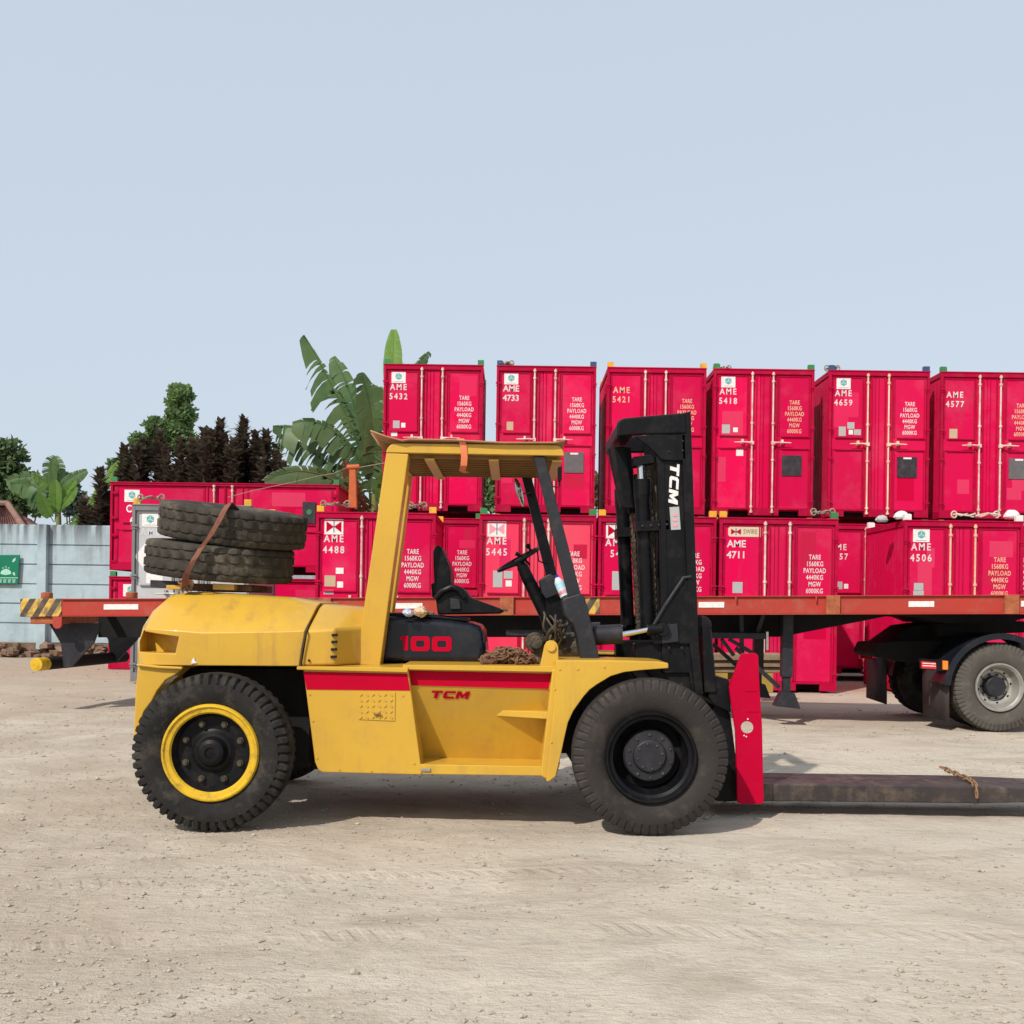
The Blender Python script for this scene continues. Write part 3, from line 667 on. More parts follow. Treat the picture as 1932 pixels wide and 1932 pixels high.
# steering column, wheel, instrument box
sc = MB(); sc.tube([P3(985,1068,7.5), P3(994,1088,7.5), P3(1030,1160,7.5), P3(1044,1215,7.5)], [.042,.046,.050,.055], 14)
sc.pp([(1028,1120),(1056,1128),(1066,1175),(1046,1180),(1030,1160)], 7.4, 7.62, 7.5)
sco = sc.build('steering_column', BK, fk, bevel=.004)
MB().pp([(1017,1094),(1037,1082),(1057,1095),(1063,1118),(1030,1131),(1021,1118)], 7.36, 7.62, 7.4).build('instrument_box', BG, fk, bevel=.012)
wc = P3(978, 1056, 7.5); ax = Vector((-.50, -.10, .86)).normalized(); a1 = ax.cross(Vector((0,1,0))).normalized(); a2 = ax.cross(a1)
q = MB(); pts = [wc + (a1*math.cos(t)+a2*math.sin(t))*.165 for t in [2*math.pi*i/32 for i in range(33)]]
q.tube(pts, .013, 8)
for t in (0, 2.1, 4.2): q.tube([wc-ax*.03, wc + (a1*math.cos(t)+a2*math.sin(t))*.160], .011, 6)
q.cyl(wc-ax*.06, wc+ax*.005, .035, 14)
sw = q.build('steering_wheel', BK, sco)
q = MB(); q.cyl(pts[20]+ax*.005, pts[20]+ax*.035, .010, 8); q.sph(pts[20]+ax*.045, .020, 7); q.build('knob', BK, sw) if False else q.build('spinner_knob', BK, sco)
q = MB(); q.tube([P3(1000,1066,7.45), P3(985,1050,7.43), P3(973,1044,7.42)], [.008,.010,.017], 8); q.tube([P3(1014,1040,7.6), P3(1016,1058,7.6), P3(1027,1063,7.6), P3(1036,1063,7.6)], .006, 7); q.build('control_lever', BK, sco)
# seat
q = MB(); q.pp([(820,1121),(817.5,1068),(817,1040),(822,1030),(828,1028),(833,1033),(838,1047),(845,1062),(850,1080),(850,1095),(848,1125)], 7.40, 7.86, 7.4)
st = q.build('backrest', BK, fk, bevel=.03, seg=4); st.name = 'seat_backrest'
q = MB(); q.pp([(822,1128),(835,1115),(848,1106),(862,1104),(875,1111),(888,1128),(938,1146),(952,1152),(946,1158),(826,1160)], 7.36, 7.90, 7.38)
q.build('seat', BK, fk, bevel=.035, seg=4)
MB().pp([(812,1101),(822,1098),(822,1132),(814,1126)], 7.45, 7.8, 7.4).build('seat_back_box', BK, fk, bevel=.008)
MB().pp([(849,1128),(868,1131),(870,1150),(850,1150)], 7.34, 7.40, 7.38).build('seat_belt_buckle', BG, fk, bevel=.008)
MB().tube([P3(822,1130,7.35), P3(834,1116,7.34), P3(852,1108,7.34), P3(866,1112,7.34), P3(876,1128,7.34)], [.02,.024,.026,.024,.018], 10).build('armrest', BK, fk)
MB().tube([P3(936,1148,7.5), P3(946,1151,7.5), P3(958,1150,7.5)], [.006,.008,.014], 8).build('seat_lever', RUST, fk)
# mirrors
q = MB(); q.sph((0,0,0), 1, 10); q.xf(Matrix.Translation(P3(980,929,7.9)) @ Matrix.Rotation(R(-17),4,'Y') @ Matrix.Diagonal((.028,.09,.115,1)))
mr = q.build('mirror', MIR, fk); 
MB().tube([P3(985,932,7.9), P3(998,930,8.0), P3(1004,936,8.1)], .006, 6).build('mirror_arm', BK, fk)
q = MB(); q.pp([(1053,882),(1060,880),(1060,906),(1053,907)], 7.0, 7.12, 7.02); q.tube([P3(1056,905,7.05), P3(1056,918,7.05), P3(1050,920,7.05), P3(1036,915,7.06)], .005, 6); q.build('side_lamp', BK, fk, bevel=.004)
# mast
ma_ = bpy.data.objects.new('mast', None); C.objects.link(ma_); ma_.parent = fk; ma_['_o'] = tuple(fk['_o'])
MY = 7.20
mast_poly = [(1240,868),(1262,868),(1262,800),(1297,777),(1302,777),(1317,1215),(1326,1310),(1306,1310),(1300,1270),(1250,1270)]
for k in (0, 1):
    mm = lambda q: q.mirY(YC).xf(FSH) if k else q
    mm(MB().pp(mast_poly, MY, MY+.05, MY)).build('channel', BK, ma_, bevel=.006)
    mm(MB().pp([(1283,782),(1302,777),(1317,1215),(1326,1310),(1310,1310),(1300,1215)], MY-.03, MY+.14, MY)).build('channel', BG if False else BK, ma_, bevel=.006)
    mm(MB().pp([(1243,872),(1254,872),(1264,1265),(1252,1265)], MY-.005, MY+.13, MY)).build('inner_rail', BK, ma_, bevel=.006)
    # lift cylinder
    q = MB(); a = lambda X, Yp, d=.10: P3(X, Yp, MY+d)
    q.cyl(a(1210,912), a(1222,1182), .052, 20); q.cyl(a(1211,905), a(1212,935), .062, 20); q.cyl(a(1211,930), a(1213,982), .060, 20, .045)
    (mm(q)).build('lift_cylinder', BK, ma_, ang=30)
    mm(MB().cyl(a(1208,868), a(1210,908), .027, 16)).build('cylinder_rod', CHR, ma_)
    mm(MB().pp([(1194,862),(1232,858),(1234,874),(1196,880)], MY+.03, MY+.18, MY+.05)).build('rod_head', BK, ma_, bevel=.006)
    mm(MB().pp([(1200,984),(1262,980),(1264,1000),(1201,1003)], MY+.0, MY+.20, MY+.0)).build('cylinder_clamp', BK, ma_, bevel=.005)
    # lower gusset and pivot
    mm(MB().pp([(1252,1140),(1285,1105),(1302,1090),(1312,1215),(1232,1215),(1238,1175)], MY-.025, MY+.02, MY)).build('gusset', BK, ma_, bevel=.006)
    mm(MB().pp([(1199,1214),(1313,1212),(1324,1308),(1308,1308),(1290,1300),(1246,1296),(1215,1262),(1199,1256)], MY+.03, MY+.2, MY)).build('mast_foot', BK, ma_, bevel=.01)
    mm(MB().cyl(P3(1251,1188,MY-.03), P3(1251,1188,MY-.07), .045, 20)).build('pivot_pin', BK, ma_, bevel=.004)
    # tilt cylinder
    t = mm(MB().cyl(P3(1120,1199,7.16), P3(1173,1196,7.16), .070, 22)).build('tilt_cylinder', BG, fk, ang=30)
    mm(MB().cyl(P3(1173,1198,7.16), P3(1226,1187,7.16), .020, 14)).build('rod', CHR, t)
    mm(MB().cyl(P3(1221,1189,7.16), P3(1250,1187,7.16), .040, 16)).build('rod_eye', BK, t, bevel=.004)
MB().tube([P3(1304,1088,MY-.035), P3(1290,1090,MY-.035), P3(1255,1142,MY-.035), P3(1232,1182,MY-.035)], .012, 7).build('hose_guard', BG, ma_)
# top tie beam
q = MB(); q.pp([(1163,800),(1166,794),(1178,790),(1292,780),(1295,820),(1215,822),(1180,824),(1163,826)], MY-.04, MY-.005, MY)
q.pp([(1163,826),(1163,800),(1178,790),(1196,788),(1196,822)], MY-.02, 2*YC-MY+.02, MY)
q.pp([(1262,786),(1290,782),(1292,818),(1262,820)], MY, 2*YC-MY, MY)
q.mirY(YC)
q.merge(MB().pp([(1163,800),(1166,794),(1178,790),(1292,780),(1295,820),(1215,822),(1180,824),(1163,826)], MY-.04, MY-.005, MY).mirY(YC))
q.build('top_tie', BK, ma_, bevel=.02, seg=3)
MB().pp([(1196,824),(1292,820),(1293,866),(1288,870),(1248,869),(1236,856),(1218,840)], MY-.03, MY-.005, MY).build('tie_gusset', BK, ma_, bevel=.006)
# chains and inner carriage plates between the rails
q = MB(); q.pp([(1180,830),(1200,830),(1212,960),(1196,960)], 7.62, 7.66, 7.3); q.pp([(1146,846),(1178,842),(1196,958),(1170,958)], 7.50, 7.54, 7.5) ; q.pp([(1150,846),(1156,844),(1176,958),(1168,958)], 7.2, 7.24, 7.3)
each(q, 'chain_guard', BK, ma_, bevel=.004)
q = MB()
for i in range(3): 
    zc = P(1270, 960+i*120, 7.3)[1]; q.box(P(1278,900,7.3)[0], P(1296,900,7.3)[0], MY+.05, 2*YC-MY-.05, zc-.05, zc+.05)
each(q, 'cross_member', BK, ma_, bevel=.006)
q = MB(); q.tube([P3(1322,1168,7.3), P3(1334,1180,7.3), P3(1345,1300,7.3)], .03, 8); q.pp([(1322,1180),(1336,1180),(1350,1306),(1326,1306)], 7.2, 8.0, 7.25); q.pp([(1336,1272),(1376,1282),(1380,1345),(1346,1330),(1336,1315)], 7.22, 7.98, 7.22); q.pp([(1345,1320),(1378,1345),(1398,1500),(1392,1512),(1350,1512)], 7.3, 7.9, 7.3)
q.cyl(P3(1324,1180,7.24), P3(1324,1180,7.28), .07, 16)
q.build('carriage', BK, fk, bevel=.01)
for k, (xa1, xb1, yy_) in enumerate(((1236,1240,MY+.16), (1231,1236,MY+.24), (1188,1207,7.86))):
    MB().tube([P3(xa1, 862, yy_), P3((xa1+xb1)/2+2*k, 960, yy_+.01), P3((xa1+xb1)/2-1, 1060, yy_), P3(xb1, 1196, yy_)], .011, 8).build('hydraulic_hose', GR, ma_)
for k, (xa1, xb1) in enumerate(((1222, 1236), (1186, 1204))):
    q = MB(); n_ = 46; A_ = P3(xa1, 872, 7.34 if k == 0 else 7.82); B_ = P3(xb1, 1190, 7.34 if k == 0 else 7.82)
    for i in range(n_):
        c_ = A_.lerp(B_, (i+.5)/n_); q.box(c_.x-(.016 if i % 2 else .011), c_.x+(.016 if i % 2 else .011), c_.y-.03, c_.y+.03, c_.z-.0155, c_.z+.0155)
    q.build('lift_chain', GR, ma_)
q = MB()
for a_ in ((1212,992),(1228,991),(1243,990),(1258,989)): q.cyl(P3(*a_, MY), P3(*a_, MY-.012), .009, 6)
for a_ in ((1288,850),(1262,852),(1288,832),(1238,1182),(1262,1178),(1262,1198),(1240,1200),(1286,1222),(1286,1290),(1262,1222)): q.cyl(P3(*a_, MY-.028), P3(*a_, MY-.042), .008, 6)
each(q, 'bolt', BG, ma_)
q = MB(); q.pp([(1246,1180),(1276,1176),(1279,1210),(1248,1214)], MY-.04, MY-.026, MY); q.build('pivot_bracket', BG, ma_, bevel=.003)
# white lettering and caution label on the mast
m = block_tcm(.282, .066, .22)
cx_, cz_ = P(1271.5, 912, MY)
m.xf(Matrix.Translation((cx_, MY-.004, cz_)) @ Matrix.Rotation(R(92), 4, 'Y'))
m.build('lettering', WP, ma_, smooth=False)
lb = MB().pp([(1263,957),(1281,956),(1284,999),(1266,1000)], MY-.005, MY-.003, MY).build('caution_label', GSTK, ma_)
q = MB()
for yy in (970, 980, 990): q.pbox(1269, yy, 1278, yy+4, MY-.0075, MY-.0055, MY)
each(q, 'caution_print', PK, ma_)
# red side plate with a hole
rp = MB().pp([(1397,1238),(1400,1233),(1425,1232),(1431,1237),(1433,1292),(1438,1367),(1441,1512),(1438,1517),(1395,1517),(1391,1512),(1388,1380),(1379,1322),(1376,1296)], 7.16, 7.19, 7.16).build('side_plate', RP, fk, bevel=.004)
cut(rp, MB().cyl(P3(1409.5,1372,7.1), P3(1409.5,1372,7.3), .042, 28))
q = MB(); q.pbox(1406,1303,1428,1304.5,7.156,7.17,7.16); q.pbox(1410,1341,1432,1343,7.156,7.17,7.16); each(q, 'weld_bead', RP, rp)
q = MB()
for a_ in ((1411,1357),(1404,1388),(1408,1390)): q.sph(P3(*a_,7.158), .006, 5)
each(q, 'paint_chip', WP, rp)
# forks, pushed together in the middle
fx0 = P(1388,1480,7.4)[0]
for k in (0, 1):
    y0, y1 = (7.36, 7.60) if k == 0 else (7.63, 7.87)
    zt = .222; zb_ = .095; 
    prof = [(fx0, zb_), (fx0, zt), (fx0+1.75, zt), (fx0+2.9, zt-.03), (fx0+2.9, zb_+.05), (fx0+1.75, zb_+.005)]
    MB().prismxz(prof, y0, y1).build('fork', STL, fk, bevel=.012, seg=3)
# wheels
wheel(fk, (P(394,1424,6.52)[0], 6.52+.145, RW), RW, .285, 'rear')
wheel(fk, (P(394,1424,6.52)[0], 2*YC-6.52-.145, RW), RW, .285, 'rear', face=1)
wheel(fk, (P(1229,1430,6.6)[0], 6.60+.14, RW), RW, .275, 'front')
wheel(fk, (P(1229,1430,6.6)[0], 2*YC-6.60-.14, RW), RW, .275, 'front', face=1)
# ------------------------------------------------------------- things lying on the forklift
def spare(px, py, Y, tilt, label):
    c = P3(px, py, Y)
    t = thing('spare_tyre', tuple(c), label, 'tyre', 'spare tyres stacked on the forklift')
    M = Matrix.Translation(c) @ Matrix.Rotation(R(tilt[0]), 4, 'Y') @ Matrix.Rotation(R(tilt[1]), 4, 'X') @ Matrix.Rotation(R(90), 4, 'X')
    tm = block_tyre_mb(.53, .255, .27).xf(M); tm.build('tread', RBD, t, ang=50)
    MB().lathe([(-.10,.262),(.10,.262),(.10,.275),(-.10,.275)], (0,0,0), 48, True).xf(M).build('inner_bead', RB, t)
    return t
spare(416, 1058, 7.55, (4.5, 4), 'lower worn truck tyre lying flat on the yellow counterweight')
spare(441, 990, 7.55, (6.5, 6), 'upper mud-brown truck tyre strapped on top of the other spare tyre')
rk = thing('tyre_rack', tuple(P3(400,1112,7.5)), 'low steel rack holding the two spare tyres above the counterweight', 'rack')
q = MB(); q.pp([(283,1094),(345,1097),(345,1111),(283,1108)], 7.2, 7.32, 7.2); q.build('rear_bar', BG, rk, bevel=.005)
q = MB(); q.pp([(345,1100),(470,1103),(470,1116),(345,1114)], 7.25, 7.9, 7.2); q.build('base_frame', RUST, rk, bevel=.006)
q = MB(); q.pp([(405,1101),(445,1103),(445,1114),(405,1113)], 7.15, 7.3, 7.2); q.pp([(318,1104),(345,1104),(345,1112),(318,1112)], 7.15, 7.3, 7.2); each(q, 'support_block', Y_, rk, bevel=.004)
q = MB(); pts = [P3(452,975,8.0), P3(444,963,7.5), P3(431,951,7.06), P3(424,962,6.98), P3(412,985,6.96), P3(396,1012,6.96), P3(381,1032,6.97), P3(366,1056,6.93), P3(355,1076,6.94), P3(349,1092,6.97), P3(351,1105,7.03)]
q.ribbon(pts, (.050,.0,.026), .006); so_ = tag(q.build('tie_down_strap', STRP), 'rusty brown strap slung diagonally over the two spare tyres', 'strap')
q = MB()
for i in range(14):
    c = P3(352+random.uniform(-9,7), 1102+random.uniform(-7,8), 7.05); a = Matrix.Rotation(random.uniform(0,3), 4, 'Y') @ Matrix.Rotation(random.uniform(0,3), 4, 'X')
    pts = [c + (a @ Vector((math.cos(t)*.03, 0, math.sin(t)*.02))) for t in [2*math.pi*j/9 for j in range(10)]]
    q.tube(pts, .007, 6)
tag(q.build('chain', RUST), 'rusty knot of chain hooked at the strap end under the spare tyres', 'chain')
# cardboard on the guard roof
q = MB(); ra = [P(x_, y_, 7.0) for x_, y_ in ((698,815),(728,823),(758,830.5),(772,831.5),(850,832),(950,834),(1045,835.5),(1066,834.5))]
zup = [(-.005)]*len(ra)
vs = []; 
for i, (x_, z_) in enumerate(ra):
    for yy, dz in ((7.0, 0), (7.3, .004), (7.7, -.003 if i else .03), (8.18, .0 if i else .05)):
        vs.append(Vector((x_, yy, z_+dz+.008*math.sin(i*1.7+yy*3))))
nq = 4; fs = [(i*nq+j, i*nq+j+1, (i+1)*nq+j+1, (i+1)*nq+j) for i in range(len(ra)-1) for j in range(nq-1)]
q.add(vs, fs)
o = q.build('cardboard_sheet', CARD, ang=60); sm = o.modifiers.new('thick', 'SOLIDIFY'); sm.thickness = .009; sm.offset = 1
tag(o, 'brown cardboard sheet curling up at the rear of the forklift roof', 'cardboard')
q = MB(); q.ribbon([P3(866,829,8.1), P3(868,828,7.3), P3(871,830,7.02), P3(874,840,7.025), P3(876,862,7.03), P3(875,878,7.05), P3(872,888,7.2), P3(880,892,7.5)], (.045,0,0), .005)
tag(q.build('ratchet_strap', STRO), 'orange strap hanging over the forklift roof beam', 'strap')
# torn hanging flap behind the rear leg top
q = MB(); q.add([P3(700,817,7.35), P3(735,826,7.35), P3(738,856,7.4), P3(722,850,7.4)], [(0,1,2,3)])
o = q.build('cardboard_flap', CARD); sm = o.modifiers.new('thick', 'SOLIDIFY'); sm.thickness = .007
tag(o, 'small brown cardboard flap hanging behind the top of the rear roof leg', 'cardboard')
# water bottle
bt = thing('water_bottle', tuple(P3(1060,1110,7.3)), 'clear plastic drink bottle with blue cap leaning on the instrument box', 'bottle')
BM = mat('bottle_plastic', (.55,.66,.72), .12, (.45,.55,.62), 20, .6, coat=.5)
def bcyl(a, b_, r0, r1, mt, nm): MB().cyl(a, b_, r0, 14, r1).build(nm, mt, bt)
A, B2 = P3(1049,1086,7.33), P3(1066,1126,7.28); dv = B2-A
bcyl(A, A+dv*.12, .015, .015, mat('cap_blue', (.02,.02,.30), .3), 'cap')
bcyl(A+dv*.12, A+dv*.32, .017, .034, BM, 'shoulder'); bcyl(A+dv*.32, B2, .034, .034, BM, 'body')
bcyl(A+dv*.40, A+dv*.62, .0348, .0348, mat('bottle_label', (.25,.55,.65), .4, (.6,.7,.75), 30, .8), 'bottle_label'); bcyl(A+dv*.74, A+dv*.90, .0348, .0348, mat('bottle_label_red', (.5,.08,.12), .4, (.75,.6,.6), 40, .9), 'bottle_label')
# bits on the hood
q = MB(); c = P3(838-0, 1154, 7.2)
def crumple(cx2, cy2, Yd, sx_, sz_, seed):
    random.seed(seed); q = MB(); q.sph((0,0,0), 1, 6); q.v = [Vector((p.x*sx_*random.uniform(.7,1.15), p.y*sx_*random.uniform(.7,1.1), p.z*sz_*random.uniform(.6,1.15))) for p in q.v]
    return q.xf(Matrix.Translation(P3(cx2, cy2, Yd)))
tag(crumple(771, 1156, 7.15, .045, .028, 3).build('plastic_bag', mat('bag_blue', (.25,.35,.55), .4, (.7,.72,.75), 25, .9), smooth=False), 'crumpled blue and white plastic bag on the black hood behind the leg', 'bag')
tag(crumple(793, 1154, 7.2, .052, .040, 4).build('paper_wad', mat('paper', (.62,.46,.30), .8, (.5,.36,.24), 12, .7), smooth=False), 'crumpled beige paper wad on the black hood behind the seat', 'paper')
tag(crumple(806, 1157, 7.3, .06, .018, 5).build('rag', mat('rag', (.22,.15,.09), .9, (.1,.08,.06), 20, .9), smooth=False), 'small dark dirty rag on the hood beside the seat', 'rag')
random.seed(11)
# chain heap on the deck
def link(mb, c, M, L=.028, W=.016, r=.006):
    pts = []
    for j in range(13):
        t = 2*math.pi*j/12; p = Vector((math.cos(t)*W + 0, 0, math.sin(t)*W + (L-W)*(1 if math.sin(t) > 0.01 else -1 if math.sin(t) < -.01 else 0)))
        pts.append(Vector(c) + M @ p)
    mb.tube(pts, r, 6)
q = MB(); xc0, xc1 = P(912,1250,7.05)[0], P(1008,1250,7.05)[0]
for i in range(210):
    t = random.random(); x_ = xc0+(xc1-xc0)*t; hgt = .085*math.sin(math.pi*min(1,max(0,(t*.85+.1))))
    M = (Matrix.Rotation(random.uniform(0,6.3), 3, 'Z') @ Matrix.Rotation(random.uniform(-1.4,1.4), 3, 'X') @ Matrix.Rotation(random.uniform(0,3), 3, 'Y'))
    link(q, (x_, random.uniform(6.92,7.25), DZ+.012+random.random()*hgt), M, .034, .019, .0068)
q.cyl((xc0-.01, 6.9, DZ+.02), (xc0+.09, 6.96, DZ+.022), .018, 12)
tag(q.build('chain_heap', RUST), 'heap of rusty chain on the deck between hood and yellow bracket', 'chain')
# chain over the fork
q = MB(); pts = [P3(1776,1451,7.88), P3(1800,1462,7.75), P3(1825,1472,7.6), P3(1838,1481,7.42), P3(1842,1495,7.345), P3(1843,1508,7.345)]
acc = 0; k = 0
for i in range(len(pts)-1):
    seg = pts[i+1]-pts[i]; nseg = max(1, int(seg.length/.040))
    for j in range(nseg):
        d = seg.normalized(); M = d.to_track_quat('Z', 'Y').to_matrix() @ Matrix.Rotation(R(90*(k%2)), 3, 'Z'); k += 1
        link(q, pts[i]+seg*((j+.5)/nseg)+Vector((0,0,.015)), M, .034, .016, .006)
tag(q.build('chain', mat('chain_rust', (.22,.12,.06), .8, (.32,.19,.09), 20, .8)), 'short rusty chain hung across the forks', 'chain')

# ------------------------------------------------------------- containers
PAT = [mat('patch_red_%s' % n_, c_, .55, tuple(x*.9 for x in c_), 2, .7, spec=.06) for n_, c_ in (('pink', (.64,.022,.095)), ('deep', (.52,.001,.042)), ('faded', (.62,.040,.105)), ('dull', (.50,.014,.055)))]
LET = 'TARE\n1560KG\nPAYLOAD\n4440KG\nMGW\n6000KG'
def logo_hex(root, x, y, z, s, hexs=1):
    b = MB().box(x-s/2, x+s/2, y-.004, y, z-s*.40, z+s*.40).build('logo_panel', WP, root, smooth=False)
    h = MB(); r = s*.25; c = [(x+math.cos(R(30+60*k))*r, y-.0065, z+s*.06+math.sin(R(30+60*k))*r) for k in range(6)]
    h.add(c, [tuple(range(6))]); h.build('hexagon_mark', TEAL, b, smooth=False)
    MB().box(x-s*.34, x+s*.34, y-.007, y-.005, z-s*.31, z-s*.28).build('logo_line', GSTK, b, smooth=False)
    q = MB()
    for k in range(3):
        a = R(90+120*k); q.obox((x+math.cos(a)*r*.45, y-.008, z+s*.06+math.sin(a)*r*.45), (r*.40, .001, r*.06), Matrix.Rotation(-a, 3, 'Y'))
    q.build('hexagon_lines', WP, b, smooth=False)
def logo_flag(root, x, y, z, w_, h_, red, bar):
    b = MB().box(x-w_/2, x+w_/2, y-.004, y, z-h_/2, z+h_/2).build('logo_panel', WP, root, smooth=False)
    iw, ih = w_*.40, h_*.36
    q = MB()
    for s_ in (-1, 1): q.add([(x+s_*iw, y-.0065, z-ih), (x+s_*iw, y-.0065, z+ih), (x, y-.0065, z)], [(0,1,2)])
    each(q, 'flag_triangle', red, b, smooth=False)
    MB().box(x-w_*.02, x+w_*.02, y-.009, y-.007, z-ih, z+ih).build('flag_bar', bar, b, smooth=False)
def container(px0, px1, Y, z0, H, label, group, num=None, pre='AME', logo='hex', lets=True, plate=None, stickers=(), lug=(LG, LG), W=None, D=2.05, xw=None,
              paint=None, frame=None, rod=(.384,.592), letm=None, numh=.125, cream=False, rodm=None, lset=(.27,.055), style=0, handles=True):
    paint = paint or CR; frame = frame or CD; rodm = rodm or RODM
    x0 = P(px0, CY, Y)[0] if xw is None else xw
    W = W or (P(px1, CY, Y)[0] - x0)
    t = thing('shipping_container', (x0+W/2, Y, z0), label, 'container', group)
    pw = .055
    def X(f): return x0 + W*f
    def Z(f): return z0 + H*(1-f)
    # corrugated shell: sides, back and roof
    q = MB(); yb, yf = Y+D, Y+.03
    n = 14
    for side in (0, 1):
        xx = x0+.02 if side == 0 else x0+W-.02; sg = 1 if side == 0 else -1
        prof = []
        for i in range(n):
            a = yf+.05+(yb-yf-.1)*i/n; b_ = (yb-yf-.1)/n
            prof += [(xx, a), (xx, a+b_*.35), (xx+sg*.004, a+b_*.5), (xx+sg*.004, a+b_*.85)]
        prof += [(xx, yb-.05)]
        vs = [(a, b_, z0+.14) for a, b_ in prof] + [(a, b_, z0+H-.06) for a, b_ in prof]; k = len(prof)
        q.add(vs, [(i, i+1, i+1+k, i+k) for i in range(k-1)])
    q.box(x0+.05, x0+W-.05, Y+.07, yb-.03, z0+H-.05, z0+H-.02); q.box(x0+.05, x0+W-.05, yb-.05, yb-.02, z0+.12, z0+H-.05)
    q.box(x0+.05, x0+W-.05, Y+.07, yb-.03, z0+.12, z0+.15)
    q.build('shell', paint, t, smooth=False, norm=False)
    # corner posts and rails
    q = MB()
    for a, b_ in ((x0, x0+pw), (x0+W-pw, x0+W)):
        for c_, d in ((Y, Y+.06), (yb-.06, yb)): q.box(a, b_, c_, d, z0, z0+H)
    each(q, 'corner_post', frame, t, bevel=.006)
    q = MB(); rh = .035*H
    for c_, d in ((Y+.002, Y+.06), (yb-.06, yb-.002)): q.box(x0+pw, x0+W-pw, c_, d, z0+H-rh, z0+H-.001)
    for a, b_ in ((x0+.001, x0+pw-.003), (x0+W-pw+.003, x0+W-.001)): q.box(a, b_, Y+.06, yb-.06, z0+H-rh, z0+H-.002); q.box(a, b_, Y+.06, yb-.06, z0+.001, z0+.15)
    q.box(x0-.006, x0+W+.006, Y-.012, Y+.0, z0+H-.022, z0+H+.004)
    # bottom rail with two fork pockets
    fp = [(0.16,0.36), (.66,.86)]
    q.box(x0+pw, x0+W-pw, Y+.003, Y+.05, z0+.13, z0+.165); q.box(x0+pw, x0+W-pw, yb-.06, yb-.003, z0+.004, z0+.15)
    xs_ = [0+pw/W, fp[0][0], fp[0][1], fp[1][0], fp[1][1], 1-pw/W]
    for a, b_ in ((0,1),(2,3),(4,5)): q.box(X(xs_[a]), X(xs_[b_]), Y+.003, Y+.05, z0+.004, z0+.13)
    each(q, 'rail', frame, t, bevel=.004)
    q = MB(); q.box(x0+pw+.01, x0+W-pw-.01, Y+.25, Y+.28, z0+.01, z0+.13); q.build('pocket_void', VB, t)
    # doors
    yd = Y+.045
    rz = [(.0, .46), (.50, 1.0)]
    fe = (pw+.003)/W
    for nm, f0, f1, p0, p1 in (('door', fe, .468, fe+.012, rod[0]-.04), ('door', .472, 1-fe, rod[1]+.06, 1-fe-.014)):
        d = MB().box(X(f0), X(f1), yd, yd+.05, z0+.168, z0+H-rh-.004).build(nm, paint, t, bevel=.004)
        q = MB()
        # pressed panel edges: raised flanges round the two recesses
        for (a, b_) in ((.045, .455), (.535, .945)):
            za_, zb__ = Z(a), Z(b_)
            for (u0, u1) in ((p0, p0+.010), (p1-.010, p1)): q.box(X(u0), X(u1), yd-.014, yd+.001, zb__, za_)
            q.box(X(p0)+.02, X(p1)-.02, yd-.014, yd+.001, za_-.02, za_)
        q.box(X(p0+.03), X(p1), yd-.035, yd+.001, Z(.455)-.022, Z(.455)+.004); q.box(X(p0+.03), X(p1), yd-.03, yd+.001, Z(.54)-.014, Z(.54)+.012)
        each(q, 'pressing', frame, d, bevel=.003)
        q = MB()
        e = f0 if nm == 'door' and f0 < .4 else None
        hx = X(.018) if f0 < .4 else X(.982)
        for hf in (.12, .40, .60, .90): q.box(hx-.055, hx+.055, Y-.012, Y-.001, Z(hf)-.018, Z(hf)+.018); q.box(hx-.055, hx+.055, Y-.01, Y-.001, Z(hf+.018)-.006, Z(hf+.018)+.006)
        each(q, 'hinge', frame, d)
        # vertical ribs either side of the lock rod
        rx = rod[0] if f0 < .4 else rod[1]
        q = MB()
        for u in (rx-.030, rx+.044): q.box(X(u)-.011, X(u)+.011, yd-.024, yd+.001, z0+.18, z0+H-rh-.02)
        if f0 > .4: q.box(X(.50)-.008, X(.50)+.008, yd-.012, yd+.001, z0+.18, z0+H-rh-.02)
        each(q, 'rib', frame, d, bevel=.004)
        q = MB(); r_ = .019
        q.cyl((X(rx), Y-.01, z0+.10), (X(rx), Y-.01, z0+H-rh*.6), r_, 10)
        for hf in (.035, .085, .37, .62, .94, .975):
            q.cyl((X(rx), Y-.01, Z(hf)-.022), (X(rx), Y-.01, Z(hf)+.022), r_*1.7, 10); 
        rb_ = q.build('locking_rod', rodm, t, ang=50)
        if handles:
            q = MB(); s_ = -1 if f0 < .4 else 1; zc = Z(.505)
            q.box(X(rx)-.035, X(rx)+.035, Y-.045, Y+.0, zc-.035, zc+.035)
            q.tube([(X(rx)+s_*.03, Y-.04, zc), (X(rx)+s_*.12, Y-.045, zc+.012), (X(rx)+s_*.38, Y-.045, zc+.004)], [.026,.016,.011], 7)
            q.box(X(rx)+s_*.20-.022, X(rx)+s_*.20+.022, Y-.03, yd, zc-.02, zc+.075)
            q.build('handle', rodm, rb_)
    rp_ = random.Random(int(abs(x0)*977)+int(z0*31))
    for k in range(rp_.choice((2, 3, 4))):
        left = rp_.random() < .5; a_ = (.05, .34) if left else (.67, .94); w_ = rp_.uniform(.06, .22); h_ = rp_.uniform(.05, .2)
        u0 = rp_.uniform(a_[0], a_[1]-w_) if a_[1]-w_ > a_[0] else a_[0]; v0 = rp_.choice((rp_.uniform(.05, .30), rp_.uniform(.58, .93-h_)))
        if paint is not CG: MB().box(X(u0), X(u0+w_), yd-.0009-.0005*k, yd+.002, Z(v0+h_), Z(v0)).build('repaint_patch', PAT[rp_.randrange(4)], t, smooth=False)
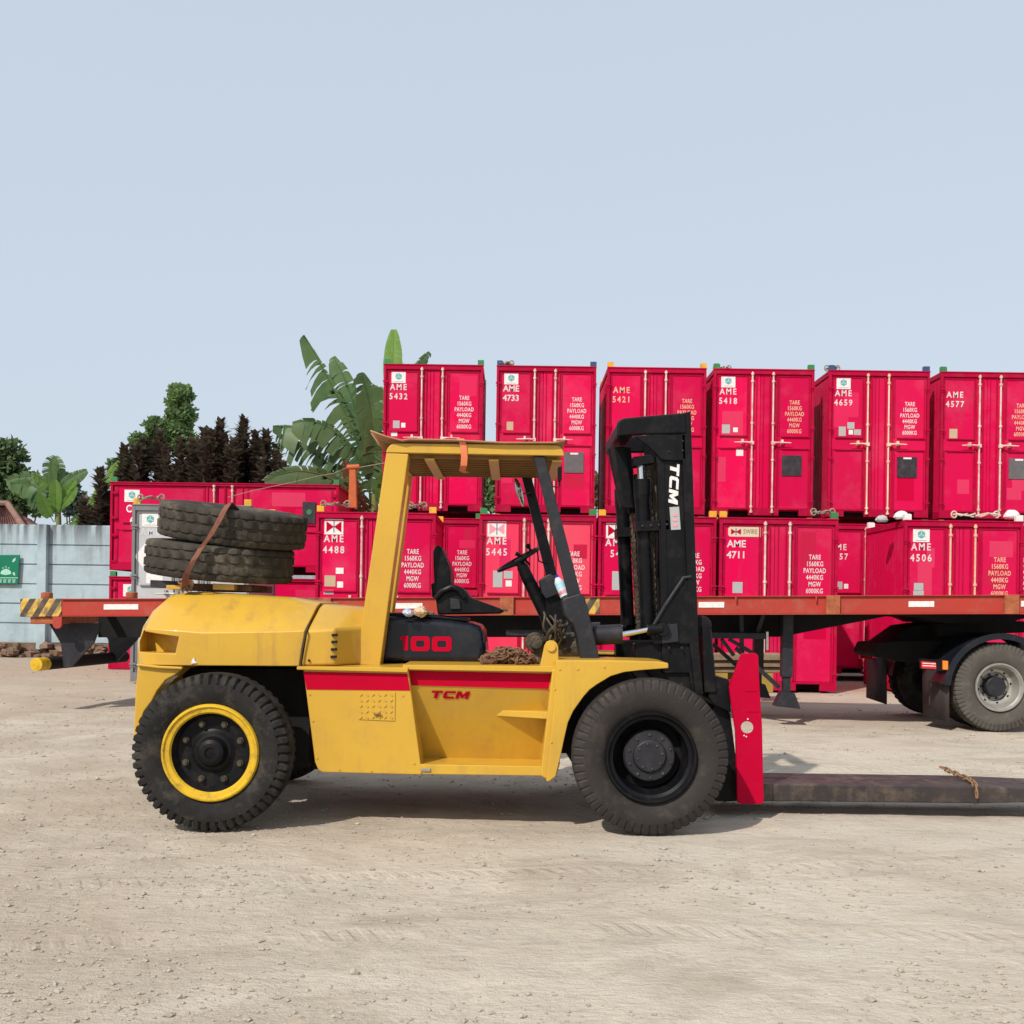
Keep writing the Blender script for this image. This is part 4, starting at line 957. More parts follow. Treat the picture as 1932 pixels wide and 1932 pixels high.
    # lifting lugs
    for i, a in enumerate((x0+.005, x0+W-.125)):
        for j, c_ in enumerate((Y+.03, yb-.14)):
            lm = lug[i]
            prof = [(0,0),(.13,0),(.13,.115),(.0,.115)] if i else [(0,0),(.13,0),(.13,.10),(.10,.115),(0,.115)]
            MB().prismxz([(a+u, z0+H+v) for u, v in prof], c_, c_+.09).build('lifting_lug', lm, t, bevel=.004)
    yt_ = yd-.003
    lm = letm or ST
    if logo == 'hex': logo_hex(t, X(.147), yt_, Z(.088), .30)
    elif logo == 'flag': logo_flag(t, X(.147), yt_, Z(.085), .34, .28, RS, BLU)
    elif logo == 'faded': logo_flag(t, X(.147), yt_, Z(.085), .34, .28, PK, BLU)
    elif logo == 'swire':
        b = MB().prismxz([(X(.075)+u, Z(.11)+v) for u, v in ((.03,0),(.60,0),(.62,.02),(.62,.16),(.60,.18),(.03,.18),(0,.15),(0,.03))], yt_-.004, yt_).build('logo_panel', mat('beige_sign', (.66,.52,.38), .5), t, smooth=False)
        q = MB(); cx_, cz_ = X(.075)+.14, Z(.11)+.09
        for s_ in (-1, 1): q.add([(cx_+s_*.09, yt_-.0065, cz_-.055), (cx_+s_*.09, yt_-.0065, cz_+.055), (cx_, yt_-.0065, cz_)], [(0,1,2)])
        q.build('flag_triangle', RS, b, smooth=False); q = MB(); q.box(cx_-.006, cx_+.006, yt_-.009, yt_-.007, cz_-.06, cz_+.06); q.box(cx_-.05, cx_+.05, yt_-.0093, yt_-.0073, cz_-.005, cz_+.005); q.build('flag_bar', BLU, b, smooth=False)
        text_mb('SWIRE', .085, X(.075)+.40, yt_-.006, cz_, sx=.74).build('lettering', mat('olive_print', (.16,.13,.05), .6), b, smooth=False)
    if num is not None:
        body = pre + '\n' + num if pre else num
        m_ = text_mb(body, numh, X(.147), yt_, Z(.188 if logo != 'swire' else .185), sx=.86 if style == 0 else .98, bold=.022 if style == 0 else .022, spacing=1.35 if style == 0 else 1.0, lines=1.12)
        each(m_, 'number_lettering', lm, t, gap=.045, smooth=False)
    if lets:
        m_ = text_mb(LET, .084, X(.81), yt_, Z(.322), sx=.70, bold=.022, spacing=1.12, lines=1.02)
        m_.build('weight_lettering', CRM if cream else lm, t, smooth=False)
    for i, (fx, fz, w_, h_, mm_) in enumerate(stickers):
        MB().box(X(fx)-w_/2, X(fx)+w_/2, yt_-.003, yt_, Z(fz)-h_/2, Z(fz)+h_/2).build('sticker', mm_, t, smooth=False)
    if plate:
        pm, wh = plate
        b = MB().box(X(.69), X(.885), yd-.018, yd-.002, Z(.725), Z(.585)).build('data_plate', pm, t, smooth=False)
        if wh: 
            MB().box(X(.75), X(.83), yd-.021, yd-.0185, Z(.60), Z(.585)-.01).build('plate_line', WP, b, smooth=False)
    return t
PLD = mat('plate_dark', (.022,.020,.026), .5, (.05,.045,.05), 10, .6, dirt=(.12,.09,.09), dscale=6, damt=.5)
PLG = mat('plate_grey', (.11,.10,.105), .5, (.15,.14,.14), 10, .6)
GT, GF_, GB = 'red containers stacked on the back row', 'red containers in the front row', 'red containers at the foot of the back row'
HC = 3.12
YF, YB_ = 18.5, 21.8
ZT, ZF, ZB = 3.50, .03, .15
S1 = ((.13,.41,.14,.16,GSTK), (.20,.415,.09,.10,WP))
container(718, 906, YB_, ZT, HC, 'upper red container lettered AME 5432, beside the banana plant', GT, '5432', stickers=(*S1, (.11,.475,.13,.10,WP)), plate=None)
container(931, 1119, YB_, ZT, HC, 'upper red container lettered AME 4733 with dark square plate', GT, '4733', stickers=((.14,.41,.14,.18,BEI),), plate=(PLG, 1), lug=(LB, LB), style=1)
container(1140, 1327, YB_, ZT, HC, 'upper red container lettered AME 5421 in cream, behind the mast', GT, '5421', logo=None, cream=True, letm=CRM, lug=(LY, LY))
container(1341, 1531, YB_, ZT, HC, 'upper red container lettered AME 5418 with small dark framed plate', GT, '5418', cream=True, stickers=((.13,.41,.17,.19,GSTK),(.225,.415,.10,.10,WP),(.27,.57,.15,.14,WP)), plate=(PLD, 0))
container(1559, 1749, YB_, ZT, HC, 'upper red container lettered AME 4659 with four grey stickers', GT, '4659', stickers=((.14,.415,.15,.20,GSTK),(.225,.375,.15,.14,GSTK),(.225,.42,.09,.10,WP),(.29,.42,.15,.12,GSTK)), plate=(PLD, 1), lug=(LB, LB), rodm=mat('rod_cream', (.74,.60,.42), .5, (.6,.12,.12), 3, .5))
container(1770, 1960, YB_, ZT, HC, 'upper red container lettered AME 4577, furthest right of the stack', GT, '4577', logo=None, cream=True, stickers=((.135,.42,.17,.20,BEI),), plate=(PLG, 1), lug=(LG, LG))
container(594, 820, YF, ZF, HC, 'front red container lettered AME 4488 with red and white flag logo', GF_, '4488', logo='flag', stickers=((.12,0.400,.20,.20,BEI),(.20,0.340,.14,.11,WP),(.205,0.420,.11,.11,WP),(.11,0.465,.18,.08,GSTK)), lug=(LY, LY))
container(903, 1123, YF, ZF, HC, 'front red container lettered AME 5445 with faded pink flag logo', GF_, '5445', logo='faded', stickers=((.16,0.375,.17,.30,GSTK),(.25,0.350,.16,.14,GSTK),(.255,0.400,.11,.11,WP)), lug=(LG, LG), paint=mat('container_red_faded', (.74,.022,.085), .5, (.70,.09,.12), .9, .9, bump=.12, bscale=2.5, streak=True))
container(1127, 1350, YF, ZF, HC, 'front red container half hidden behind the forklift mast', GF_, '54', logo='flag', stickers=((.17,0.375,.20,.34,GSTK),), lug=(LY, LY))
container(1356, 1580, YF, ZF, HC, 'front red container lettered AME 4711 with beige name plate', GF_, '4711', logo='swire', style=1, stickers=((.16,0.405,.18,.20,GSTK),), lug=(LY, LG), plate=None)
container(1705, 1930, YF, ZF, HC, 'front red container lettered AME 4506 with cream weight lettering', GF_, '4506', cream=True, stickers=((.13,0.385,.17,.13,GSTK),(.13,0.440,.19,.20,GSTK)), lug=(WP, WP), rodm=CRM)
container(247, 470, YF+.1, ZF, HC+.1, 'grey container behind the stacked spare tyres', None, '4', pre='AME', logo='hex', lets=False, paint=CG, frame=CGF, rodm=SIL, letm=mat('pale_print', (.58,.58,.59), .5), lug=(LY, LY), stickers=((.19,.40,.30,.30,WP),))
gx = P(272, 1050, YF+.1); gc = [o for o in C.objects if o.get('label') == 'grey container behind the stacked spare tyres'][0]
MB().prismxz([(gx[0]-.19, gx[1]), (gx[0], gx[1]+.24), (gx[0]+.19, gx[1]), (gx[0], gx[1]-.24)], YF+.1+.036, YF+.1+.041).build('hazard_diamond', WP, gc, smooth=False)
for i, (a, b_, num, lab) in enumerate(((718, 906, '5', 'red container at ground level under AME 5432'), (931, 1119, '4', 'red container at ground level under AME 4733'),
        (1140, 1327, '5', 'red container at ground level directly under AME 5421'), (1341, 1531, '4', 'red container at ground level under AME 5418'),
        (1559, 1749, '457', 'red container lettered ME 457 at ground level under AME 4659'), (1770, 1960, '4', 'red container at ground level under AME 4577'))):
    container(a, b_, YB_, ZB, HC+.08, lab, GB, num, pre='ME' if i == 4 else 'AME', logo=None, stickers=S1, lug=(LY, LY) if i % 2 else (LG, LG))
for zc, Hc, lab, nm, lg in ((2.17, 1.93, 'wide red container lettered CB, upper one behind the spare tyres', '6', (LG, LG)), (.0, 2.03, 'wide red container at ground level below the one lettered CB', '6', (LG, LG))):
    t = container(205, 636, 22.4, zc, Hc, lab, 'wide red containers behind the tyres', None, logo=None, lets=False, rod=(.455, .535), lug=lg, handles=False, D=2.2)
    xx = P(245, CY, 22.4)[0]
    logo_hex(t, xx, 22.44, zc+Hc-.30, .33)
    text_mb('CB\n'+nm, .16, xx, 22.441, zc+Hc-.72, sx=.8, bold=.02, spacing=1.3, lines=1.15).build('number_lettering', WP, t, smooth=False)
    if zc > 1:
        b = MB().box(P(568,CY,22.4)[0], P(592,CY,22.4)[0], 22.41, 22.43, zc+Hc-.85, zc+Hc-.38).build('data_plate', PLD, t, smooth=False)
        c = P3(583, 966, 22.4); MB().cyl((c.x, 22.408, c.z), (c.x, 22.402, c.z), .06, 12).build('plate_mark', LG, b)
# slings, shackles and bags on the roofs
random.seed(21)
def sling(px0, py, px1, Y, lab, grp='wire slings on the container roofs', mt=None, name='wire_sling'):
    q = MB()
    a = P3(px0, py, Y+.12); b_ = P3(px1, py, Y+.3); n = 26
    for k in range(2):
        ph = random.uniform(0, 6); pts = []
        for i in range(n):
            t = i/(n-1); p = a.lerp(b_, t)
            pts.append(p + Vector((.03*math.sin(t*17+ph), .12*math.sin(t*9+ph*1.3), .025+.05*abs(math.sin(t*8+ph*.7)) )))
        q.tube(pts, .016, 6)
    for p in (a, b_):
        q.tube([p+Vector((math.cos(t)*.05, 0, .06+math.sin(t)*.06)) for t in [2*math.pi*j/10 for j in range(11)]], .014, 6)
    return tag(q.build(name, mt or ROPE), lab, 'sling', grp)
sling(610, 957, 655, YF, 'wire sling beside the yellow lug on container AME 4488')
sling(775, 960, 800, YF, 'wire sling behind the yellow roof leg on container AME 4488')
sling(265, 945, 305, YF, 'wire sling on the roof of the grey container')
sling(505, 950, 540, YF-.0, 'rope sling just above the right side of the upper spare tyre') if False else None
sling(1535, 972, 1570, YF, 'wire sling by the green lug on container AME 4711')
sling(1800, 977, 1880, YF, 'pale wire sling on the middle of container AME 4506 roof', mt=mat('pale_rope', (.6,.52,.42), .8))
sling(1350, 700, 1375, YB_, 'short wire sling on the roof of container AME 5418')
sling(945, 691, 965, YB_, 'short wire sling on the roof of container AME 4733')
sling(1560, 700, 1580, YB_, 'short wire sling on the roof of container AME 4659')
random.seed(5)
for (bx, by, sc_, lab) in ((1664, 980, .11, 'small grey sack at the rear left corner of container AME 4506 roof'), (1700, 974, .13, 'white sack beside the left lug of container AME 4506'), (1908, 973, .14, 'white sack at the right end of container AME 4506 roof')):
    q = MB(); q.sph((0,0,0), 1, 7); q.v = [Vector((p.x*sc_*random.uniform(.85,1.15), p.y*sc_, max(p.z,-.6)*sc_*.7*random.uniform(.85,1.15))) for p in q.v]
    q.xf(Matrix.Translation(P3(bx, by, YF+.25)))
    tag(q.build('sack', GSTK if 'left corner' in lab else WP, smooth=False), lab, 'sack', 'sacks on the container roof')
# orange davit post on AME 4488
dv_ = thing('davit_post', (P(665,957,YF+.6)[0], YF+.6, ZF+HC), 'orange steel post with tee head on the roof of container AME 4488', 'post')
q = MB(); q.pp([(657,958),(673,958),(671,886),(659,886)], YF+.5, YF+.62, YF+.5); q.build('post', ORG, dv_, bevel=.01)
q = MB(); q.cyl(P3(655,882,YF+.56), P3(678,881,YF+.56), .05, 12); q.build('head', ORG, dv_)
q = MB(); q.tube([P3(678,882,YF+.5), P3(700,878,YF+.5), P3(735,872,YF+.6)], .008, 5); q.tube([P3(655,882,YF+.5), P3(630,893,YF+.5), P3(600,898,YF+.4), P3(560,908,YF+.4), P3(480,925,YF+.4), P3(430,938,YF+.3)], .006, 5); q.build('cable', ROPE, dv_)
# timber dunnage and yellow beam on the ground by the landing leg
for i, (a, b_, c_, d, lab) in enumerate(((1336,1234,1480,1246,'topmost weathered plank of the pile under the trailer'), (1338,1247,1478,1259,'middle weathered plank of the pile under the trailer'), (1340,1260,1476,1270,'lowest weathered plank of the pile under the trailer'))):
    tag(MB().pbox(a, b_, c_, d, 16.6+.05*i, 17.1+.04*i, 16.6).build('plank', WOOD, bevel=.01), lab, 'plank', 'planks stacked under the trailer')
q = MB(); q.pbox(1350, 1271, 1376, 1308, 16.7, 16.85, 16.6); q.pbox(1434, 1271, 1462, 1308, 16.7, 16.85, 16.6)
q.pbox(1356,1270,1455,1283,16.86,17.0,16.8); tag(q.build('trestle', mat('dull_yellow', (.42,.27,.05), .6, (.3,.2,.06), 6, .8), bevel=.01), 'low yellow steel trestle carrying the weathered planks', 'trestle')
# ------------------------------------------------------------- trailer
TLx, TRx = P(36, CY, 13.6)[0], 8.6
TL, = (P(36,1130,13.6),); TRp = P(1932, 1122, 12.5)
sl_ = (TRp[1]-TL[1])/(TRp[0]-TL[0]); yaw = (12.5-13.6)/(TRp[0]-TL[0])
def TZ(x): return TL[1] + sl_*(x-TL[0])
def TY(x, off=0): return 13.6 + yaw*(x-TL[0]) + off
def tb(mb, x0, x1, o0, o1, d0, d1):       # box in trailer space: x, offset across, drop below the deck top
    vs = [Vector((x, TY(x, o), TZ(x)-d)) for x in (x0, x1) for o in (o0, o1) for d in (d1, d0)]
    return mb.add(vs, [(0,1,3,2),(4,6,7,5),(0,4,5,1),(2,3,7,6),(0,2,6,4),(1,5,7,3)])
def tx(px):                                # photo column on the near rail -> x
    x = P(px, CY, 13)[0]
    for _ in range(4): x = P(px, CY, TY(x))[0]
    return x
tl = thing('flatbed_trailer', (0, 14.2, 0), 'long rust-red flatbed semi-trailer parked behind the forklift', 'trailer')
RH = .235; TW = 2.45
for o in (0, TW-.06):
    q = MB(); xa_ = tx(117); tb(q, xa_, TRx, o, o+.05, .012, RH-.012); q.build('side_rail', TR, tl, bevel=.004)
    q = MB(); tb(q, xa_, TRx, o-.03, o+.06, 0, .011); tb(q, xa_, TRx, o-.03, o+.06, RH-.012, RH); q.build('rail_flange', TR, tl)
YBK = bpy.data.materials.new('hazard_stripes'); YBK.use_nodes = True
nt = YBK.node_tree; N = nt.nodes; L = nt.links; g = N.new('ShaderNodeNewGeometry'); sp3 = N.new('ShaderNodeSeparateXYZ'); L.new(g.outputs['Position'], sp3.inputs[0])
ma1 = N.new('ShaderNodeMath'); ma1.operation = 'MULTIPLY_ADD'; L.new(sp3.outputs['Z'], ma1.inputs[0]); ma1.inputs[1].default_value = -.62; L.new(sp3.outputs['X'], ma1.inputs[2])
ma2 = N.new('ShaderNodeMath'); ma2.operation = 'MULTIPLY'; ma2.inputs[1].default_value = 5.6; L.new(ma1.outputs[0], ma2.inputs[0])
ma3 = N.new('ShaderNodeMath'); ma3.operation = 'FRACT'; L.new(ma2.outputs[0], ma3.inputs[0])
ma4 = N.new('ShaderNodeMath'); ma4.operation = 'GREATER_THAN'; ma4.inputs[1].default_value = .5; L.new(ma3.outputs[0], ma4.inputs[0])
mx = N.new('ShaderNodeMix'); mx.data_type = 'RGBA'; mx.inputs[6].default_value = (.05,.04,.03,1); mx.inputs[7].default_value = (.62,.38,.05,1); L.new(ma4.outputs[0], mx.inputs[0])
nz = N.new('ShaderNodeTexNoise'); nz.inputs['Scale'].default_value = 9; nz.inputs['Detail'].default_value = 8; L.new(g.outputs['Position'], nz.inputs['Vector'])
nr = N.new('ShaderNodeMapRange'); nr.inputs[1].default_value = .42; nr.inputs[2].default_value = .62; nr.inputs[4].default_value = .8; L.new(nz.outputs['Fac'], nr.inputs[0])
my = N.new('ShaderNodeMix'); my.data_type = 'RGBA'; L.new(nr.outputs[0], my.inputs[0]); L.new(mx.outputs[2], my.inputs[6]); my.inputs[7].default_value = (.14,.09,.06,1)
L.new(my.outputs[2], N['Principled BSDF'].inputs['Base Color']); N['Principled BSDF'].inputs['Roughness'].default_value = .6
q = MB(); tb(q, tx(38), tx(117)-.002, -.01, TW, -.003, RH+.003); q.build('rear_bolster', YBK, tl, bevel=.01)
q = MB(); tb(q, tx(55), tx(117), .03, TW-.03, RH+.006, RH+.10); q.build('tail_beam', TRD, tl, bevel=.01)
for px_ in (72, 235): 
    x = tx(px_); MB().cyl((x, TY(x,.25), TZ(x)), (x, TY(x,.25), TZ(x)+.09), .075, 14).build('twist_lock', TRD, tl, bevel=.015)
x = tx(110); q = MB(); q.cyl((x, TY(x,-.03), TZ(x)-RH-.10), (x, TY(x,.02), TZ(x)-RH-.10), .06, 18); q.box(x-.06, x+.06, TY(x,-.028), TY(x,.02), TZ(x)-RH-.10, TZ(x)-RH-.001); q.build('round_marker', TR, tl)
# longitudinal I beams, with the raised gooseneck at the right
for o in (.62, TW-.78):
    pts = [(tx(150), RH), (tx(1715), RH), (tx(1715), RH+.02), (tx(1500), .53), (tx(150), .53)]
    vs = []
    for d in (0, .12):
        vs += [Vector((x, TY(x, o+d), TZ(x)-z)) for x, z in pts]
    q = MB(); q.add(vs, [(0,1,2,3,4), (9,8,7,6,5)] + [(i, i+5, (i+1)%5+5, (i+1)%5) for i in range(5)])
    q.build('main_beam', VB, tl)
q = MB()
for i in range(24):
    x = TLx+.9+i*.55
    if x < TRx-.1: tb(q, x, x+.06, .05, TW-.06, .03, .16)
each(q, 'cross_member', VB, tl)
q = MB(); tb(q, tx(700), TRx, .04, TW-.05, .012, .03); q.build('deck_floor', mat('deck_steel', (.10,.05,.04), .8, (.16,.1,.08), 4), tl)
for a, b_ in ((196,261),(740,797),(1318,1366),(1714,1762),(1926,1975)):
    q = MB(); tb(q, tx(a), tx(b_), -.006, -.0005, .075, .145); q.build('reflector_strip', WP, tl)
for a, b_ in ((602,625),(943,969),(1557,1583),(1893,1920)):
    q = MB(); tb(q, tx(a), tx(b_), -.045, -.004, .0, RH); o_ = q.build('stake_pocket', TRD, tl, bevel=.004)
q = MB(); tb(q, tx(1104), tx(1131), -.008, -.001, .014, RH-.014); q.build('hazard_patch', YBK, tl)
for px_ in (1387, 1538): q = MB(); x = tx(px_); q.cyl((x, TY(x,-.04), TZ(x)), (x, TY(x,-.04), TZ(x)-.07), .012, 6); q.build('lashing_hook', TR, tl)
# rear bumper frame
for o in (.28, TW-.55):
    q = MB(); x = tx(80)
    pr = [(tx(74), RH+.09), (tx(175), RH+.09), (tx(160), .60), (tx(118), .92), (tx(104), .92), (tx(98), .60)]
    vs = []
    for d in (0, .05): vs += [Vector((x_, TY(x_, o+d), TZ(x_)-z)) for x_, z in pr]
    q.add(vs, [tuple(range(6)), tuple(range(11, 5, -1))] + [(i, i+6, (i+1)%6+6, (i+1)%6) for i in range(6)]); q.build('bumper_bracket', BG, tl)
c0 = P3(68, 1254, 13.55); c1 = Vector((c0.x+.28, c0.y+2.35, c0.z))
u_ = (c1-c0).normalized()
b = MB().cyl(c0+u_*.02, c1, .085, 22).build('bumper_tube', VB, tl)
MB().cyl(c0, c0+u_*.22, .088, 22).build('yellow_end', YB, b, bevel=.006)
# diagonal brace seen against the beam
q = MB(); q.tube([Vector((tx(282), TY(0,.5)+.2, 1.2)), Vector((tx(272), TY(0,.5)+.2, .98))], .05, 4); q.build('brace', BG, tl)
# landing gear
lgx = (tx(1493), tx(1514))
for o in (.38, TW-.55):
    q = MB(); xm = (lgx[0]+lgx[1])/2
    q.box(lgx[0], lgx[1], TY(xm,o), TY(xm,o)+.14, .62, TZ(xm)-RH); q.box(lgx[0]+.02, lgx[1]-.02, TY(xm,o)+.02, TY(xm,o)+.12, .34, .62)
    q.prismxz([(lgx[0]-.09, .25), (lgx[1]+.10, .22), (lgx[1]+.02, .42), (lgx[0], .44)], TY(xm,o)-.03, TY(xm,o)+.17)
    q.build('landing_leg', BG, tl, bevel=.008)
    q = MB(); q.tube([Vector((tx(1405), TY(0,o)-.3+.14, .98)), Vector((lgx[0], TY(0,o)-.3+.14, .48))], .04, 4); q.build('leg_brace', BG, tl)
q = MB(); yy = TY(tx(1400), .42)
xA, zA = P(1335, 1193, yy); xB, zB = P(1449, 1206, yy)
q.box(xA-2.6, xB, yy, yy+.08, zB, zA); q.build('side_guard', BG, tl, bevel=.006)
q = MB()
for a, b_ in (((1398,1160),(1400,1235)), ((1440,1160),(1428,1194)), ((1362,1206),(1384,1236)), ((1376,1206),(1425,1235))):
    q.tube([P3(*a, yy+.05), P3(*b_, yy+.1)], .035, 4)
each(q, 'guard_strut', BG, tl)
q = MB(); q.pbox(1446, 1192, 1450, 1226, yy-.01, yy+.01); q.build('white_edge', WP, tl)
# kingpin plate above the tractor
q = MB(); q.pp([(1700,1160),(1765,1166),(1790,1176),(1905,1176),(1925,1168),(2000,1160)], TY(tx(1800),.5), TY(tx(1800),2.0), TY(tx(1800),.5)); q.build('kingpin_plate', VB, tl)
# ------------------------------------------------------------- tractor unit under the trailer's right end
TYN = 12.75; SC = F/TYN
tk = thing('tractor_truck', (P(1887,1380,TYN)[0], TYN+1.2, 0), 'rear end of a black tractor truck coupled under the trailer', 'truck')
wr = .555
wx = P(1887, 1297, TYN)[0]
wheel(tk, (wx, TYN+.15, wr), wr, .29, 'truck'); 
for yy_ in (TYN+.48, TYN+1.72, TYN+2.06):
    t = tyre_mb(wr, .28, .30, 120, 3, .014).xf(Matrix.Translation((wx, yy_+.14, wr))).build('inner_tyre', RB, tk, ang=50)
q = MB(); q.cyl((wx, TYN+.35, wr), (wx, TYN+2.1, wr), .2, 16); q.build('axle', VB, tk)
def fender(Y0, Y1, nm='fender'):
    cx_, cz_ = wx, wr; q = MB(); A0, A1 = R(178), R(10)
    for r0, r1, ya, yb_ in ((.655, .675, Y0, Y1), (.60, .676, Y0-.02, Y0+.01)):
        n = 30; vs = []
        for i in range(n+1):
            a = A0+(A1-A0)*i/n; fz = .92 + .08*abs(math.cos(a))
            for r_, y_ in ((r0,ya),(r1,ya),(r1,yb_),(r0,yb_)): vs.append((cx_+math.cos(a)*r_*1.05, y_, cz_+math.sin(a)*r_*1.0))
        q.add(vs, [(i*4+k, i*4+(k+1)%4, (i+1)*4+(k+1)%4, (i+1)*4+k) for i in range(n) for k in range(4)])
    return q
fender(TYN-.02, TYN+.66).build('fender', BH, tk, ang=40)
fender(TYN+1.72, TYN+2.40).build('fender', BK, tk, ang=40)
xl = P(1739, 1272, TYN+.05)[0]; xr_ = P(1790, 1272, TYN+.05)[0]
q = MB(); y_ = TYN+.06
q.add([P3(1740,1262,y_+.50), P3(1789,1262,y_-.02), P3(1790,1362,y_-.02), P3(1741,1350,y_+.50)], [(0,1,2,3)])
o = q.build('mudflap', MUD, tk); sm = o.modifiers.new('t','SOLIDIFY'); sm.thickness = .012
q = MB()
for a in (1753, 1765): q.tube([P3(a,1284,y_+.24), P3(a+1,1330,y_+.24)], .008, 5)
each(q, 'mudflap_rib', MUD, tk)
q = MB(); q.add([P3(1636,1240,TYN+2.5), P3(1672,1242,TYN+1.9), P3(1672,1329,TYN+1.9), P3(1634,1316,TYN+2.5)], [(0,1,2,3)])
o = q.build('mudflap', MUD, tk); sm = o.modifiers.new('t','SOLIDIFY'); sm.thickness = .012
q = MB(); q.pp([(1736,1243),(1790,1245),(1792,1268),(1738,1262)], TYN-.0, TYN+.05, TYN); q.build('lamp_bracket', BK, tk, bevel=.005)
t = MB().pp([(1736,1247),(1764,1249),(1765,1263),(1737,1261)], TYN-.04, TYN-.003, TYN).build('tail_light', LAMPR, tk, bevel=.008)
q = MB(); 
for yy_ in (1250, 1254.5): q.pp([(1738,yy_),(1763,yy_+1.4),(1763,yy_+3),(1738,yy_+1.6)], TYN-.043, TYN-.041, TYN)
q.build('clear_strip', WP, t)
MB().pp([(1777,1246),(1787,1247),(1787,1264),(1777,1263)], TYN-.035, TYN-.003, TYN).build('side_marker_light', LAMPO, tk, bevel=.006)
MB().pp([(1622,1231),(1646,1233),(1646,1244),(1622,1242)], TYN+2.3, TYN+2.34, TYN+2.3).build('tail_light', LAMPR, tk, bevel=.008)
q = MB(); q.pp([(1628,1230),(1636,1212),(1680,1208),(1760,1208),(1800,1214),(2100,1214),(2100,1250),(1700,1248),(1632,1236)], TYN+.9, TYN+1.7, TYN+1.3); q.pbox(1632,1213,1684,1234,TYN+1.72,TYN+1.8,TYN+1.75)
q.build('chassis_frame', VB, tk)
q = MB(); q.pp([(1655,1212),(1700,1180),(1760,1172),(1800,1180),(1800,1215)], TYN+1.1, TYN+1.9, TYN+1.5); q.pp([(1760,1176),(1920,1172),(1980,1190),(1760,1200)], TYN+.8, TYN+1.7, TYN+1.0); q.build('fifth_wheel', VB, tk, bevel=.01)
q = MB()
for i in range(4): q.pbox(1642+i*8, 1218, 1646+i*8, 1229, TYN+1.71, TYN+1.722, TYN+1.75)
each(q, 'frame_hole', GR, tk)
# ------------------------------------------------------------- boundary wall with posts
WY = 27.0; wz0, wz1 = .36, 1.46+145*WY/F
wall = thing('boundary_wall', (-8, WY, 0), 'pale blue precast concrete wall with dark streaks under its top edge', 'wall')
def wallmat():
    m = WALLM; nt = m.node_tree; N = nt.nodes; L = nt.links; b = N['Principled BSDF']
    src = b.inputs['Base Color'].links[0].from_socket
    g = N.new('ShaderNodeNewGeometry'); sx = N.new('ShaderNodeSeparateXYZ'); L.new(g.outputs['Position'], sx.inputs[0])
    mp = N.new('ShaderNodeMapping'); mp.inputs['Scale'].default_value = (6, 1, .35); L.new(g.outputs['Position'], mp.inputs[0])
    n = N.new('ShaderNodeTexNoise'); n.inputs['Scale'].default_value = 1.3; n.inputs['Detail'].default_value = 6; L.new(mp.outputs[0], n.inputs[0])
    r1 = N.new('ShaderNodeMapRange'); r1.inputs[1].default_value = .36; r1.inputs[2].default_value = .56; L.new(n.outputs['Fac'], r1.inputs[0])
    r2 = N.new('ShaderNodeMapRange'); r2.inputs[1].default_value = wz1-.75; r2.inputs[2].default_value = wz1-.05; L.new(sx.outputs['Z'], r2.inputs[0])
    mu = N.new('ShaderNodeMath'); mu.operation = 'MULTIPLY'; L.new(r1.outputs[0], mu.inputs[0]); L.new(r2.outputs[0], mu.inputs[1])
    x = N.new('ShaderNodeMix'); x.data_type = 'RGBA'; L.new(mu.outputs[0], x.inputs[0]); L.new(src, x.inputs[6]); x.inputs[7].default_value = (.13,.15,.16,1); L.new(x.outputs[2], b.inputs['Base Color'])
wallmat()
nb = 6; bay = 2.4; px0_ = -12.35 - 2*bay
for i in range(14):
    xx = px0_ + i*bay
    MB().box(xx-.12, xx+.12, WY-.16, WY+.10, .2, wz1).build('post', WALLM, wall, bevel=.012)
    q = MB()
    for k in range(nb):
        h_ = (wz1-.02-wz0)/nb
        q.box(xx+.121, xx+bay-.121, WY+.006*(k%2), WY+.06, wz0+k*h_+.02, wz0+(k+1)*h_-.012)
        q.box(xx+.121, xx+bay-.121, WY+.045, WY+.055, wz0+(k+1)*h_-.012, wz0+(k+1)*h_+.02)
    q.build('panel', WALLM, wall, bevel=.006)
q = MB()
random.seed(9)
for i in range(420):
    xx = random.uniform(-17, 18); s_ = random.uniform(.06, .2); zz_ = random.random()**1.5*.36
    c = Vector((xx, WY-.12-.5*(1-zz_/.4)*random.random(), zz_)); pq = MB().sph((0,0,0), 1, 3)
    pq.v = [Vector((p.x*s_*random.uniform(.7,1.3), p.y*s_*random.uniform(.7,1.2), p.z*s_*random.uniform(.4,.8))) for p in pq.v]; pq.xf(Matrix.Translation(c)); q.merge(pq)
q.box(-17.5, 18.5, WY-.05, WY+.2, -.1, wz0+.0)
tag(q.build('rubble', mat('rubble_earth', (.22,.14,.10), .95, (.12,.085,.055), 2.5, .9, dirt=(.34,.20,.16), dscale=1.5, damt=.7), smooth=False), kind='stuff')
# assembly point sign
sg = thing('wall_sign', (P(0,1075,WY)[0], WY-.1, P(0,1075,WY)[1]), 'green sign with white pictogram on the blue wall', 'sign')
SY = WY-.10
MB().pp([(-34,1047.5),(37,1047),(33,1102),(-34,1101)], SY, SY+.03, SY).build('board', SGN, sg, smooth=False)
q = MB(); q.pbox(-32,1089.5,34,1091,SY-.004,SY-.002,SY); q.build('divider', SGL, sg)
q = MB()
for i in range(7): q.pbox(-28+i*8.6, 1093.5, -22+i*8.6, 1095.3, SY-.004, SY-.002, SY); q.pbox(-28+i*8.6, 1097, -23+i*8.6, 1099, SY-.004, SY-.002, SY)
each(q, 'worn_caption', SGL, sg)
q = MB()
for a, b_, r_ in ((6,1071.5,1.7),(11.5,1069.5,1.8),(17,1071.5,1.7)): q.cyl(P3(a,b_,SY-.001), P3(a,b_,SY-.005), r_*WY/F, 12)
